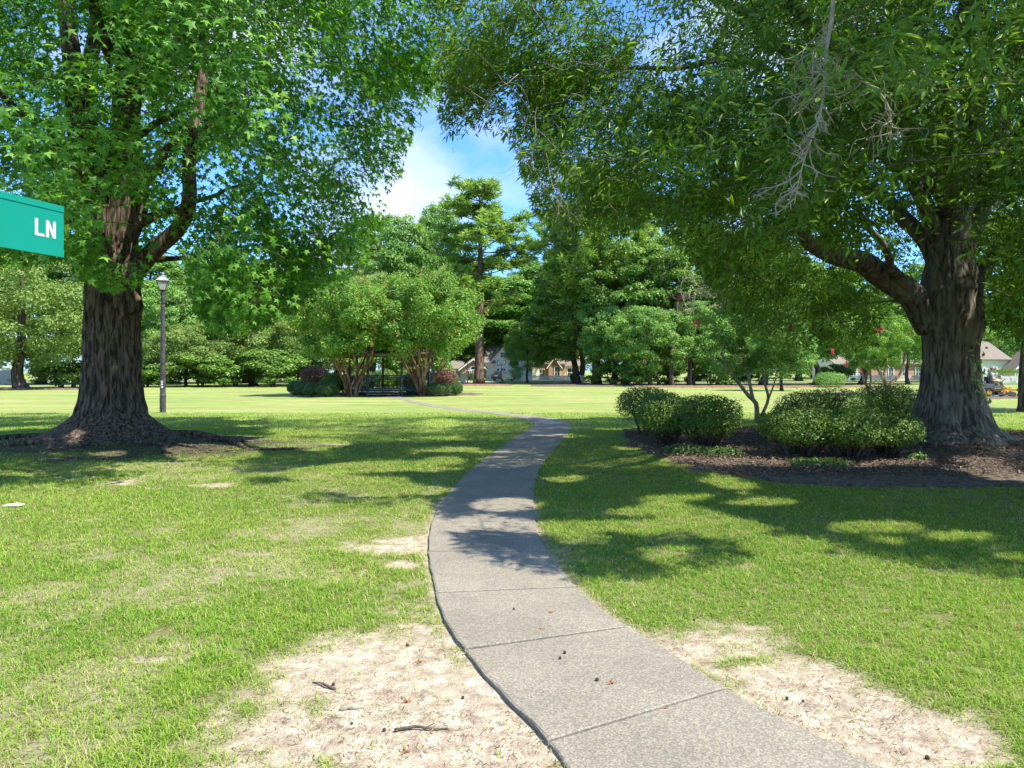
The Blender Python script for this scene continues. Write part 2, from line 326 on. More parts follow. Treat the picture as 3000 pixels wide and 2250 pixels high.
near_g = ramp(noise(30, 6, .7), [(0.3, (0.08, 0.10, 0.03)), (0.5, (0.15, 0.155, 0.055)), (0.7, (0.26, 0.225, 0.125))])
mp = n.new('ShaderNodeMapping'); mp.inputs['Scale'].default_value = (0.6, 1.6, 1); l(t.outputs['Object'], mp.inputs[0])
far_a = ramp(noise(0.22, 8, .62, mp.outputs[0]), [(0.3, (0.15, 0.225, 0.055)), (0.5, (0.23, 0.28, 0.085)), (0.7, (0.32, 0.315, 0.14))])
far_b = ramp(noise(14, 6, .75), [(0.25, (0.62, 0.66, 0.6)), (0.75, (1.3, 1.25, 1.2))])
far_c = ramp(noise(1.1, 7, .68), [(0.28, (0.78, 0.86, 0.7)), (0.5, (1, 1, 1)), (0.74, (1.28, 1.12, 1.15))])
far_g = mix(1.0, mix(1.0, far_a, far_b, 'MULTIPLY'), far_c, 'MULTIPLY')
gr = mix(attr('far'), near_g, far_g)
sandc = ramp(noise(9, 9, .72), [(0.3, (0.22, 0.18, 0.135)), (0.5, (0.41, 0.35, 0.265)), (0.66, (0.62, 0.55, 0.44))])
sandf = ramp(noise(110, 4, .7), [(0.3, (0.6, 0.56, 0.52)), (0.55, (1.08, 1.06, 1.04))])
sd = mix(1.0, sandc, sandf, 'MULTIPLY')
c1 = mix(attr('bare'), gr, sd)
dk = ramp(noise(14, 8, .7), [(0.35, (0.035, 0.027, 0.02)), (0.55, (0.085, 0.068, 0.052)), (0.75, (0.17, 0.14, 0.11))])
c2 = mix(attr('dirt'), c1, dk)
l(c2, b.inputs['Base Color'])
bb = n.new('ShaderNodeBump'); bb.inputs['Strength'].default_value = 0.8; bb.inputs['Distance'].default_value = 0.03; l(noise(28, 8, .7), bb.inputs['Height']); l(bb.outputs[0], b.inputs['Normal'])
g = MB(); g.add(np.stack([Xf, Yf, hz], 1), Fg)
ground = g.build('ground', m, smooth=True, extra={'bare': bm_, 'dirt': dirt_mask(Xf, Yf)*0.9, 'far': sst(11, 22, np.hypot(Xf*.7, Yf))})
tag(ground, kind='structure')
def HZ_(x, y): return float(H(x, y))

# mulch bed: the part of a fine grid inside the bed outline, lying on the ground
def mulch_sheet(name, P, matl, st=0.07, lift=0.025, mound=0.06, rag=0.5, seed=5):
    lo = P.min(0) - .3; hi = P.max(0) + .3
    ax = np.arange(lo[0], hi[0], st); ay = np.arange(lo[1], hi[1], st); A, B = np.meshgrid(ax, ay); a, b2 = A.ravel(), B.ravel()
    ins = in_poly(a + rag*(fbm(a/.6, b2/.6, 4, seed) - .5)*2, b2 + rag*(fbm(a/.6, b2/.6, 4, seed + 1) - .5)*2, P)
    z = H(a, b2) + lift + mound*(fbm(a/.12, b2/.12, 3, seed + 2) - .4) 
    nx = len(ax); i = np.arange(len(ay) - 1)[:, None]*nx; j = np.arange(nx - 1)[None]; f = np.stack([i + j, i + j + 1, i + nx + j + 1, i + nx + j], -1).reshape(-1, 4)
    f = f[ins[f].all(1)]; u, inv = np.unique(f, return_inverse=True)
    # sink the rim into the ground
    cnt = np.bincount(inv.ravel(), minlength=len(u)); zz = z[u].copy(); zz[cnt < 4] -= lift + 0.02
    q = MB(); q.add(np.stack([a[u], b2[u], zz], 1), inv.reshape(-1, 4)); o = q.build(name, matl, smooth=True); tag(o, kind='structure'); return o
M_mulch = mat('mulch', (0.06, 0.044, 0.033), 0.95, (0.18, 0.14, 0.108), 16, 0.9, 50, detail=9)
M_straw = mat('pine_straw', (0.13, 0.07, 0.042), 0.95, (0.25, 0.15, 0.095), 9, 0.9, 40, detail=9)
mulch_sheet('mulch_bed', BED, M_mulch)
def ell(cx, cy, rx, ry, n=28): a = np.arange(n)/n*2*np.pi; return np.stack([cx + rx*np.cos(a), cy + ry*np.sin(a)], 1)

# ---------------------------------------------------------------- path slabs
def build_path():
    q = MB(); seg = np.linalg.norm(np.diff(CS, axis=0), axis=1); s = np.concatenate([[0], np.cumsum(seg)])
    def idx(A, pt): g_ = GD(*pt)[:2]; return float(np.hypot(A[:, 0] - g_[0], A[:, 1] - g_[1]).argmin())
    J = [(0.0, 0.0)] + [(idx(LS, a), idx(RS, b)) for a, b in (((1190, 1612), (1575, 1497)), ((1003, 1405), (1345, 1357)), ((943, 1281), (1244, 1270)), ((925, 1195), (1183, 1192)), ((935, 1126), (1156, 1122)), ((990, 1036), (1157, 1037)), ((1054, 990), (1182, 989)), ((1110, 945), (1209, 946)))]
    while J[-1][0] < 250: sp_ = 1.45/max(.02, seg[min(258, int(J[-1][0]))]); J.append((min(259, J[-1][0] + sp_), min(259, J[-1][1] + sp_)))
    J[-1] = (259.0, 259.0); js = [np.interp(a, np.arange(260), s) for a, b in J]
    def at(A, v): return np.array([np.interp(v, np.arange(260), A[:, 0]), np.interp(v, np.arange(260), A[:, 1])])
    for k in range(len(js) - 1):
        a, b2 = js[k], js[k+1]; (la, ra), (lb, rb) = J[k], J[k+1]; gl = .008/max(.01, seg[min(258, int(la))])
        m = max(5, int((b2 - a)/0.12)); cr_ = 11; us = np.concatenate([[0, .008/(b2 - a)], np.linspace(0, 1, m - 1)[1:-1], [1 - .008/(b2 - a), 1]]); ws = np.concatenate([[0, .009], np.linspace(0, 1, cr_ - 1)[1:-1], [.991, 1]])
        tilt = random.uniform(-.003, .003); lift = random.uniform(-.0015, .0015); roll = random.uniform(-.003, .003)
        if k == 6: lift = 0.012; tilt = 0.010
        if js[k] > 20: tilt = roll = 0
        V = []
        for i in range(m + 1):
            u = us[i]
            for c in range(cr_ + 1):
                w_ = ws[c]
                Lp, Rp = at(LS, la + gl + (lb - la - 2*gl)*u), at(RS, ra + gl + (rb - ra - 2*gl)*u); p = Lp + (Rp - Lp)*w_
                z = 0.010 + 0.006*(a < 6.0) + lift + tilt*(u - .5)*2 + roll*(w_ - .5)*2
                e = min(w_, 1 - w_)*PWID.mean(); en = min(u*(b2 - a), (1-u)*(b2 - a))
                if c in (0, cr_): z -= 0.006; nn = (vn(p[0]*14, p[1]*14, 4) - .5)*0.022; p = p + (Rp - Lp)/np.linalg.norm(Rp - Lp)*nn
                if i in (0, m): z -= 0.005
                V.append((p[0], p[1], float(z)))
        V = np.array(V); n1 = len(V); n_ = cr_ + 1
        per = [i for i in range(n_)] + [i*n_ + cr_ for i in range(1, m + 1)] + [m*n_ + c for c in range(cr_ - 1, -1, -1)] + [i*n_ for i in range(m - 1, 0, -1)]
        B = V[per].copy(); B[:, 2] = -0.12
        fs = [[i*n_ + c, (i+1)*n_ + c, (i+1)*n_ + c + 1, i*n_ + c + 1][::-1] for i in range(m) for c in range(cr_)]
        for t_ in range(len(per)): fs.append([per[t_], per[(t_+1) % len(per)], n1 + (t_+1) % len(per), n1 + t_][::-1])
        q.addp(np.vstack([V, B]), fs)
    o = q.build('path', M_conc); tag(o, kind='structure')
build_path()
def strip(name, C, wd, matl, z=0.02, th=0.03):
    C = np.array(C, float); C = smooth_pts(C, 60); T = np.gradient(C, axis=0); T /= np.linalg.norm(T, axis=1)[:, None]; Nn = np.stack([-T[:, 1], T[:, 0]], 1)
    A = C + Nn*wd/2; B = C - Nn*wd/2; q = MB(); V = []
    for a, b2 in zip(A, B): V += [(a[0], a[1], z + float(H(*a))), (b2[0], b2[1], z + float(H(*b2))), (a[0], a[1], z - .25), (b2[0], b2[1], z - .25)]
    fs = []
    for k in range(len(A) - 1): o = 4*k; fs += [[o, o+4, o+5, o+1][::-1], [o, o+2, o+6, o+4], [o+1, o+5, o+7, o+3]]
    q.addp(V, fs); r = q.build(name, matl); tag(r, kind='structure'); return r
M_asph = mat('asphalt', (0.10, 0.10, 0.105), 0.9, (0.16, 0.16, 0.165), 3, 0.3, 60)
M_curb = mat('kerb_concrete', (0.38, 0.37, 0.35), 0.9, (0.46, 0.45, 0.42), 3)
strip('path', [G(2410, 1158)[:2], G(2450, 1154)[:2], G(2520, 1149)[:2], G(2640, 1150)[:2], [52, 50], [70, 50]], 1.3, M_conc)
strip('road', [[-160, 128], [-60, 118], [-6, 106], [20, 101], [45, 95], [70, 84], [110, 66], [160, 40]], 6.5, M_asph, 0.03)
strip('kerb', [[-160, 124.4], [-60, 114.4], [-6, 102.4], [19.5, 97.5], [43.5, 91.5], [68, 81], [108, 63], [158, 37]], 0.3, M_curb, 0.13)
strip('driveway', [[-6.5, 103], [-5.5, 112], [-3, 119]], 5.5, M_curb, 0.05)
for (a, b2, c, d, mm) in [(1403, 1129, 3.8, 2.6, 0), (1780, 1131, 9, 3.5, 1), (2150, 1134, 11, 3.0, 0), (2420, 1134, 8, 2.2, 0), (2930, 1172, 5.2, 1.3, 1), (70, 1141, 5, 2, 1), (1105, 1161, 6.9, 3.2, 1)]:
    p = G(a, b2)
    if b2 == 1161: p[1] = 48.5
    if a == 2930: p = np.array([24.8, 35.2, 0])
    mulch_sheet('mulch_bed', ell(p[0], p[1], c, d), (M_straw, M_mulch)[mm], st=0.22, lift=0.10 if b2 < 1160 else .05, mound=.16, rag=.8, seed=int(a))

# ---------------------------------------------------------------- grass blades
def build_grass():
    pts = []
    def zone(d0, d1, dens, half):
        n = int(dens*(d1 - d0)*(half(d0) + half(d1))); y = rng.uniform(d0, d1, n); x = rng.uniform(-1, 1, n)*half(y); return x, y
    hf = lambda d: 0.80*d + 0.5
    specs = [(1.9, 3.2, 16000, 1.0), (3.2, 4.2, 12000, 1.05), (4.2, 5.5, 8500, 1.2), (5.5, 7.5, 5200, 1.4), (7.5, 10, 3000, 1.7), (10, 14, 1700, 2.1), (14, 20, 800, 2.8), (20, 27, 330, 3.6)]
    q = MB()
    for d0, d1, dn, sc in specs:
        x, y = zone(d0, d1, dn, hf)
        bmk = bare_mask(x, y); pd = path_dist(x, y); dm = dirt_mask(x, y)
        clump = fbm(x/0.12, y/0.12, 2, 91)
        keep = (pd > -0.012 - 0.035*(fbm(x/.3, y/.3, 2, 97) > .56)) & (rng.random(len(x)) > np.clip(bmk*1.12 - 0.06*(clump > .6), 0, .975)) & (rng.random(len(x)) > dm*0.93)
        keep &= ~((in_poly(x, y, BED)) & (rng.random(len(x)) < .985))
        keep &= (np.hypot(x - T1[0], y - T1[1]) > .9) & (clump + 0.35*rng.random(len(x)) > 0.47)
        x, y, bmk, pd = x[keep], y[keep], bmk[keep], pd[keep]; n_ = len(x)
        hgt = (0.022 + 0.032*rng.random(n_)**1.5)*(1 + .35*(fbm(x/1.5, y/1.5, 2, 12) - .5)*2)*(1 - .4*bmk)*(1 + 0.12*(sc - 1))
        wd = 0.0036*sc*(0.7 + .6*rng.random(n_))
        az = rng.uniform(0, 2*np.pi, n_); lean = rng.uniform(0.25, 1.5, n_)
        z0 = H(x, y)*(0.35 + 0.65*sst(0, .5, pd)) - 0.006 - .012*bmk
        D = np.stack([np.cos(az), np.sin(az)], 1); Sd = np.stack([-D[:, 1], D[:, 0]], 1)
        base = np.stack([x, y, z0], 1)
        o3 = lambda a, zz: np.column_stack([a, zz])
        mid = base + o3(D*(hgt*lean*.45)[:, None], hgt*.62); tip = base + o3(D*(hgt*lean*1.25)[:, None], hgt*(.95 - .25*lean/1.5))
        sw = o3(Sd*wd[:, None]/2, np.zeros(n_))
        V = np.stack([base - sw, base + sw, mid + sw*.85, mid - sw*.85, tip], 1).reshape(-1, 3)
        k = np.arange(n_)[:, None]*5
        tone = 0.36 + 0.55*(fbm(x/1.8, y/1.8, 4, 71) - .4) + rng.normal(0, .14, n_) + .45*bmk*rng.random(n_)
        dry = rng.random(n_) < (0.15 + 0.45*bmk); tone = np.where(dry, rng.uniform(.75, 1, n_), np.clip(tone, 0, .8))
        rr = np.repeat(np.clip(tone, 0, 1), 5)
        q.add(V, k + np.array([[0, 1, 2, 3]]), rr); m0 = q.n - len(V)
        q.f.setdefault(3, []).append(m0 + k + np.array([[3, 2, 4]]))
    o = q.build('grass', M_grass); tag(o, 'short green lawn grass with dry yellow blades and thin spots', 'grass', kind='stuff')
build_grass()
# ---------------------------------------------------------------- foliage tools
def norm(v): return v / (np.linalg.norm(v, axis=-1, keepdims=True) + 1e-9)
def place_leaves(q, C, Nn, U, size, shape, faces, rnd):
    """shape: (K,3) local outline (x along leaf, y across, z off plane); C centres, Nn normals, U leaf direction"""
    Nn = norm(Nn); U = norm(U - (U*Nn).sum(1)[:, None]*Nn); Vv = np.cross(Nn, U)
    P = C[:, None] + size[:, None, None]*(U[:, None]*shape[None, :, 0, None] + Vv[:, None]*shape[None, :, 1, None] + Nn[:, None]*shape[None, :, 2, None])
    K = len(shape); f = (np.arange(len(C))[:, None, None]*K + np.asarray(faces)[None]).reshape(-1, np.asarray(faces).shape[1])
    q.add(P.reshape(-1, 3), f, np.repeat(rnd, K))
def star_shape():
    ang = [180, 128, 92, 62, 32, 0, -32, -62, -92, -128]; r = [.10, .34, .17, .52, .22, .64, .22, .52, .17, .34]
    p = [(0, 0, 0)] + [(rr*math.cos(R_(a)), rr*math.sin(R_(a)), -0.35*rr*rr) for a, rr in zip(ang, r)]
    return np.array(p), [[0, 1 + i, 1 + (i + 1) % 10] for i in range(10)]
STAR, STARF = star_shape()
LANCE = np.array([(0, 0, 0), (.28, .13, .03), (.65, .11, .02), (1, 0, -.10), (.65, -.11, .02), (.28, -.13, .03)]); LANCEF = [[0, 1, 2, 3], [0, 3, 4, 5]]
DIAM = np.array([(0, 0, 0), (.45, .33, .05), (1, 0, -.08), (.45, -.33, .05)]); DIAMF = [[0, 1, 2, 3]]
BLADE = np.array([(0, .04, 0), (1, .015, -.1), (1, -.015, -.1), (0, -.04, 0)])
def sphere_dirs(n): return norm(rng.normal(size=(n, 3)))

def grow(q, nodes, radii, targets, up=0.25, tip=0.006, maxr=0.09, levels=True):
    """branches grow from the nearest existing wood to every target; each one becomes wood for the next"""
    N_ = np.array(nodes, float); Rr = np.array(radii, float)
    cap = len(N_) + len(targets)*5 + 5; A = np.zeros((cap, 3)); B = np.zeros(cap); n_ = len(N_); A[:n_] = N_; B[:n_] = Rr
    d0 = np.array([np.linalg.norm(A[:n_] - t, axis=1).min() for t in targets]); order = np.argsort(d0)
    ends = np.zeros((len(targets), 3))
    for ti in order:
        t = targets[ti]; df = t - A[:n_]; ds = np.linalg.norm(df, axis=1); j = int((ds + np.maximum(0, -df[:, 2])*0.6).argmin())
        s = A[j]; L_ = ds[j]; ends[ti] = df[j]
        if L_ < 0.05: continue
        r0 = min(B[j]*0.7, 0.010 + 0.016*L_, maxr); c = s + (t - s)*0.45 + np.array([0, 0, up*L_*0.5]) + rng.normal(size=3)*0.09*L_
        u = np.linspace(0, 1, 6)[:, None]; P = (1-u)**2*s + 2*u*(1-u)*c + u*u*t
        rad = r0 + (tip - r0)*u[:, 0]**.8
        q.tube(P, rad, 5 if r0 > .025 else 3, caps=False)
        A[n_:n_+5] = P[1:]; B[n_:n_+5] = rad[1:]; n_ += 5
    return ends

def limb(q, pts, r0, r1, n=14, seg=26, furrow=0.0, nodes=None, wob=0.05, seed=0):
    P = smooth_pts(np.array(pts, float), seg); t = np.linspace(0, 1, seg)
    P = P + wob*np.stack([vn(t*7 + seed, t*0, 5) - .5, vn(t*7 + seed, t*0, 6) - .5, 0*t], 1)*np.minimum(1, t*5)[:, None]
    rad = r0 + (r1 - r0)*t**.85; rad = rad*(1 + .10*(vn(t*9, t*0 + seed, 9) - .5))
    q.tube(P, rad, n)
    if nodes is not None: nodes.extend([(p, r) for p, r in zip(P[2::2], rad[2::2])])
    return P
def trunk_mesh(q, cx, cy, prof, nth=150, nz=230, lobes=(), fur=0.025, fs=9, lean=(0, 0), seed=1, knots=()):
    """prof: (z, radius); furrowed bark carried by the mesh"""
    z = np.linspace(0, 1, nz)**1.25; z0, z1 = prof[0][0], prof[-1][0]; z = z0 + (z1 - z0)*z
    r = np.interp(z, [p[0] for p in prof], [p[1] for p in prof]); k = np.array([.25, .5, .25])
    for _ in range(9): r[1:-1] = np.convolve(r, k, 'valid')
    a = np.arange(nth)/nth*2*np.pi; A, Z = np.meshgrid(a, z)
    rr = np.repeat(r[:, None], nth, 1)
    for (m_, amp, ph, zf) in lobes:
        fall = np.exp(-np.maximum(Z - 0, 0)/zf); rr = rr*(1 + amp*fall*np.cos(m_*A + ph + .25*np.sin(Z*1.1)))
    u = A*fs*rr.mean()*1.4/1.0; per = round(nth/6)
    # seamless ridged noise: sample on a cylinder by two noises blended across the seam
    f1 = fbm(A/(2*np.pi)*48 + 1.2*fbm(A*3, Z*2.2, 2, seed), Z*1.9, 3, seed + 3); f2 = fbm((A - 2*np.pi)/(2*np.pi)*48 + 1.2*fbm((A - 2*np.pi)*3, Z*2.2, 2, seed), Z*1.9, 3, seed + 3)
    b = sst(5.6, 2*np.pi, A); f = f1*(1-b) + f2*b; ridge = 1 - np.abs(f - .5)*5; ridge = np.clip(ridge, 0, 1)
    rr = rr - fur*ridge*np.minimum(1, rr/0.5)*np.clip((Z + .1)/.9, .25, 1) + .05*(fbm(np.cos(A)*1.5 + 5, Z*.9 + np.sin(A)*1.5, 3, seed + 9) - .5)
    for ka, kz, kam, kw in knots: da = (A - ka + np.pi) % (2*np.pi) - np.pi; rr = rr + kam*np.exp(-(da*.6/kw)**2 - ((Z - kz)/kw)**2)
    X_ = cx + rr*np.cos(A) + lean[0]*Z; Y_ = cy + rr*np.sin(A) + lean[1]*Z
    i = np.arange(nz - 1)[:, None]*nth; j = np.arange(nth)[None]; kk = (j + 1) % nth
    q.add(np.stack([X_, Y_, Z], -1).reshape(-1, 3), np.stack([i + j, i + kk, i + nth + kk, i + nth + j], -1).reshape(-1, 4))
    m0 = q.n - nth; q.f.setdefault(nth, []).append(np.array([list(range(m0, q.n))]))

# yb: lower edge (px) of the shade in the photo, used to decide how far the crowns reach over the lawn
YB = [(-2000,1600),(0,1445),(190,1438),(340,1405),(475,1360),(650,1350),(720,1385),(740,1440),(815,1470),(1085,1478),(1250,1440),(1290,1500),(1340,1600),(1420,1640),(1500,1655),(1630,1690),(1900,1690),(2100,1650),(2300,1600),(2500,1620),(2700,1660),(3000,1690),(5000,1690)]
HOLES = [(2140,1560,120,26),(2290,1600,150,30),(2560,1545,150,22),(1700,1580,90,16),(870,1300,160,16),(1480,1480,110,22),(620,1330,150,22),(1290,1240,60,14),(2230,1470,110,12),(1650,1400,70,12),(2800,1570,120,18),(1300,1350,70,14),(560,1400,120,20),(1850,1500,90,12)]
def shade_ok(p, mar=18, thin=True):
    s = p[:, :2] - p[:, 2:3]*(SUN[:2]/SUN[2]); d = np.maximum(s[:, 1], 0.3)
    px = s[:, 0]/d*F + 1500; py = HZ + EYE*F/d
    yb = np.interp(px, [a for a, b in YB], [b for a, b in YB])
    ok = (py + mar*(10/d)**0 < yb) & (s[:, 1] > 2)
    ok &= ~((s[:, 1] > 24.5) & (px > 200) & (px < 2750))
    hole = np.zeros(len(p), bool)
    for cx, cy, rx, ry in HOLES: hole |= ((px - cx)/rx)**2 + ((py - cy)/ry)**2 < 1
    hole |= fbm(s[:, 0]/1.5 + 3, s[:, 1]/1.2, 3, 133) > .67
    ok &= ~(hole & (rng.random(len(p)) < .95))
    return ok & (clump3(p) > .44) if thin else ok
def clump3(p): return .5*fbm(p[:, 0]/1.3 + 40, p[:, 2]/.85 + p[:, 1]*.37 + 40, 2, 141) + .5*fbm(p[:, 1]/1.3 + 40, p[:, 2]/.85 - p[:, 0]*.31 + 60, 2, 151)
def from_shade(n, T, rx, ry, y0, y1, x0, x1, zlo, zhi, lim_tab, r_):
    """wood and leaves reach wherever the lawn lies in shade: ground point -> up along the sun ray into the crown"""
    out = []; tot = 0; it = 0
    while tot < n and it < 400:
        it += 1; g = np.stack([rng.uniform(x0, x1, 3000), y0 + (y1 - y0)*rng.random(3000)**1.25], 1); z = zlo + (zhi - zlo)*rng.random(3000)**1.3
        p = np.column_stack([g + z[:, None]*(SUN[:2]/SUN[2]), z]); e = ((p[:, 0] - T[0])/rx)**2 + ((p[:, 1] - T[1])/ry)**2
        px, py = img(p); lim = np.interp(px, [a for a, b in lim_tab], [b for a, b in lim_tab])
        ok = (e < 1) & (p[:, 1] > 3.2) & ((p[:, 1] > 4.9) | (py < -60)) & (py + r_/np.maximum(p[:, 1], 1)*F*.75 < lim) & shade_ok(p, thin=False)
        p = p[ok]; out.append(p); tot += len(p)
    return np.vstack(out)[:n]
def from_boxes(bs):
    out = []
    for a, b, c, d, d0, d1, n in bs:
        dd = rng.uniform(d0, d1, n); px = rng.uniform(a, b, n); py = rng.uniform(c, d, n); out.append(np.stack([(px - 1500)/F*dd, dd, EYE - (py - HZ)/F*dd], 1))
    return np.vstack(out)
def img(p): d = np.maximum(p[:, 1], .3); return p[:, 0]/d*F + 1500, HZ + (EYE - p[:, 2])/d*F

# ---------------------------------------------------------------- sweetgum (near left)
YL = [(-3000,700),(0,760),(60,770),(190,740),(230,800),(330,850),(410,820),(450,740),(480,650),(540,760),(570,900),(620,960),(700,975),(800,930),(900,880),(1000,820),(1080,750),(1125,640),(1160,560),(1195,430),(1230,330),(1280,290),(1320,190),(1380,20),(1420,-400),(3000,-3000)]
def near_px(px, py, P, wd):
    """within wd pixels of a polyline"""
    m = np.zeros(len(px), bool)
    for (x0, y0), (x1, y1) in zip(P[:-1], P[1:]):
        dx, dy = x1 - x0, y1 - y0; t = np.clip(((px - x0)*dx + (py - y0)*dy)/(dx*dx + dy*dy), 0, 1); m |= np.hypot(px - x0 - t*dx, py - y0 - t*dy) < wd
    return m
HL = [(640,490,75,65),(515,715,70,50),(930,430,75,55),(330,185,30,70),(1130,560,60,60),(980,270,65,45),(200,130,80,70),(760,330,55,45),(120,330,60,55),(560,560,50,70),(860,620,60,40),(60,560,60,40),(700,120,40,30),(470,330,40,50),(1190,330,40,60)]
def keepL(p):
    px, py = img(p); a = near_px(px, py, [(330, 790), (350, 640), (370, 520), (360, 400), (370, 200), (395, 0)], 62) & (p[:, 1] < 15.3) & (rng.random(len(p)) < .56)
    b = near_px(px, py, [(300, 700), (265, 580), (235, 410), (205, 200), (180, 0)], 40) & (p[:, 1] < 15.2) & (rng.random(len(p)) < .6)
    c = near_px(px, py, [(440, 740), (508, 665), (556, 597), (563, 515), (583, 340), (600, 120)], 50) & (p[:, 1] < 15) & (rng.random(len(p)) < .68)
    h = np.zeros(len(p), bool)
    for cx, cy, rx, ry in HL: h |= ((px - cx)/rx)**2 + ((py - cy)/ry)**2 < 1.4
    return p[~(a | b | c | (h & (rng.random(len(p)) < .92)))]
HR = [(1880,60,105,95),(2255,180,60,50),(2240,265,70,40),(2600,555,55,55),(1950,200,60,30),(1740,420,55,40),(1500,290,50,45),(2180,370,45,35),(1880,640,50,50),(1950,520,55,55),(1640,560,45,45),(2850,130,50,50),(2500,430,50,36),(2050,60,40,40),(2930,330,40,50),(1560,120,50,40),(1400,60,45,40)]
def keepR(p):
    px, py = img(p); r = rng.random(len(p))
    a = (px > 2590) & (px < 2920) & (py > 560) & (p[:, 1] < 14.9) & (r < .97)
    b = (near_px(px, py, [(2780, 800), (2790, 620), (2800, 480), (2825, 270), (2850, 50)], 60) | near_px(px, py, [(2720, 740), (2700, 600), (2620, 470), (2560, 300)], 46)) & (p[:, 1] < 14.5) & (r < .72)
    c = near_px(px, py, [(2700, 900), (2610, 820), (2520, 768), (2420, 745), (2350, 700), (2290, 610)], 62) & (p[:, 1] < 14.3) & (r < .88)
    d = near_px(px, py, [(2290, 610), (2150, 540), (2000, 520)], 40) & (p[:, 1] < 13) & (r < .6)
    h = np.zeros(len(p), bool)
    for cx, cy, rx, ry in HR: h |= ((px - cx)/rx)**2 + ((py - cy)/ry)**2 < 1.4
    return p[~(a | b | c | d | (h & (rng.random(len(p)) < .92)))]
def crownL(n):
    out = []
    tot = 0
    while tot < n:
        u = sphere_dirs(4000)*rng.random((4000, 1))**(1/2.1)
        p = np.array([T1[0] + .6, T1[1] - .2, 9.0]) + u*np.array([10.8, 8.5, 8.6])
        p = p[(p[:, 2] > 2.3) & (p[:, 1] > 6.5)]; px, py = img(p)
        lim = np.interp(px, [a for a, b in YL], [b for a, b in YL]); rad = 0.42/p[:, 1]*F
        ok = (py + rad*.75 < lim) & shade_ok(p) & (((px > -200) & (py > -450)) | (rng.random(len(p)) < .6))
        ok &= ~((px > 255) & (px < 440) & (py > 60) & (py < 700) & (p[:, 1] < 15.2) & (rng.random(len(p)) < .8))
        lx = np.interp(-py, [-760, -665, -597, -515, -339, -100], [448, 508, 556, 563, 583, 600]); ok &= ~((np.abs(px - lx) < 52) & (py > 280) & (py < 740) & (p[:, 1] < 15.2) & (rng.random(len(p)) < .85))
        ok &= ~((px > -50) & (px < 260) & (py > 700) & (p[:, 1] < 13))
        for (cx, cy, rx, ry) in [(640,490,70,60),(515,715,60,45),(930,430,70,50),(330,185,22,60),(1130,560,60,60),(980,270,60,40),(200,130,70,60),(760,330,50,40),(120,330,60,50),(560,560,40,60)]:
            ok &= ~((((px - cx)/(rx*1.25))**2 + ((py - cy)/(ry*1.25))**2 < 1) & (rng.random(len(p)) < .90))
        p = p[ok]; out.append(p); tot += len(p)
    return np.vstack(out)[:n]
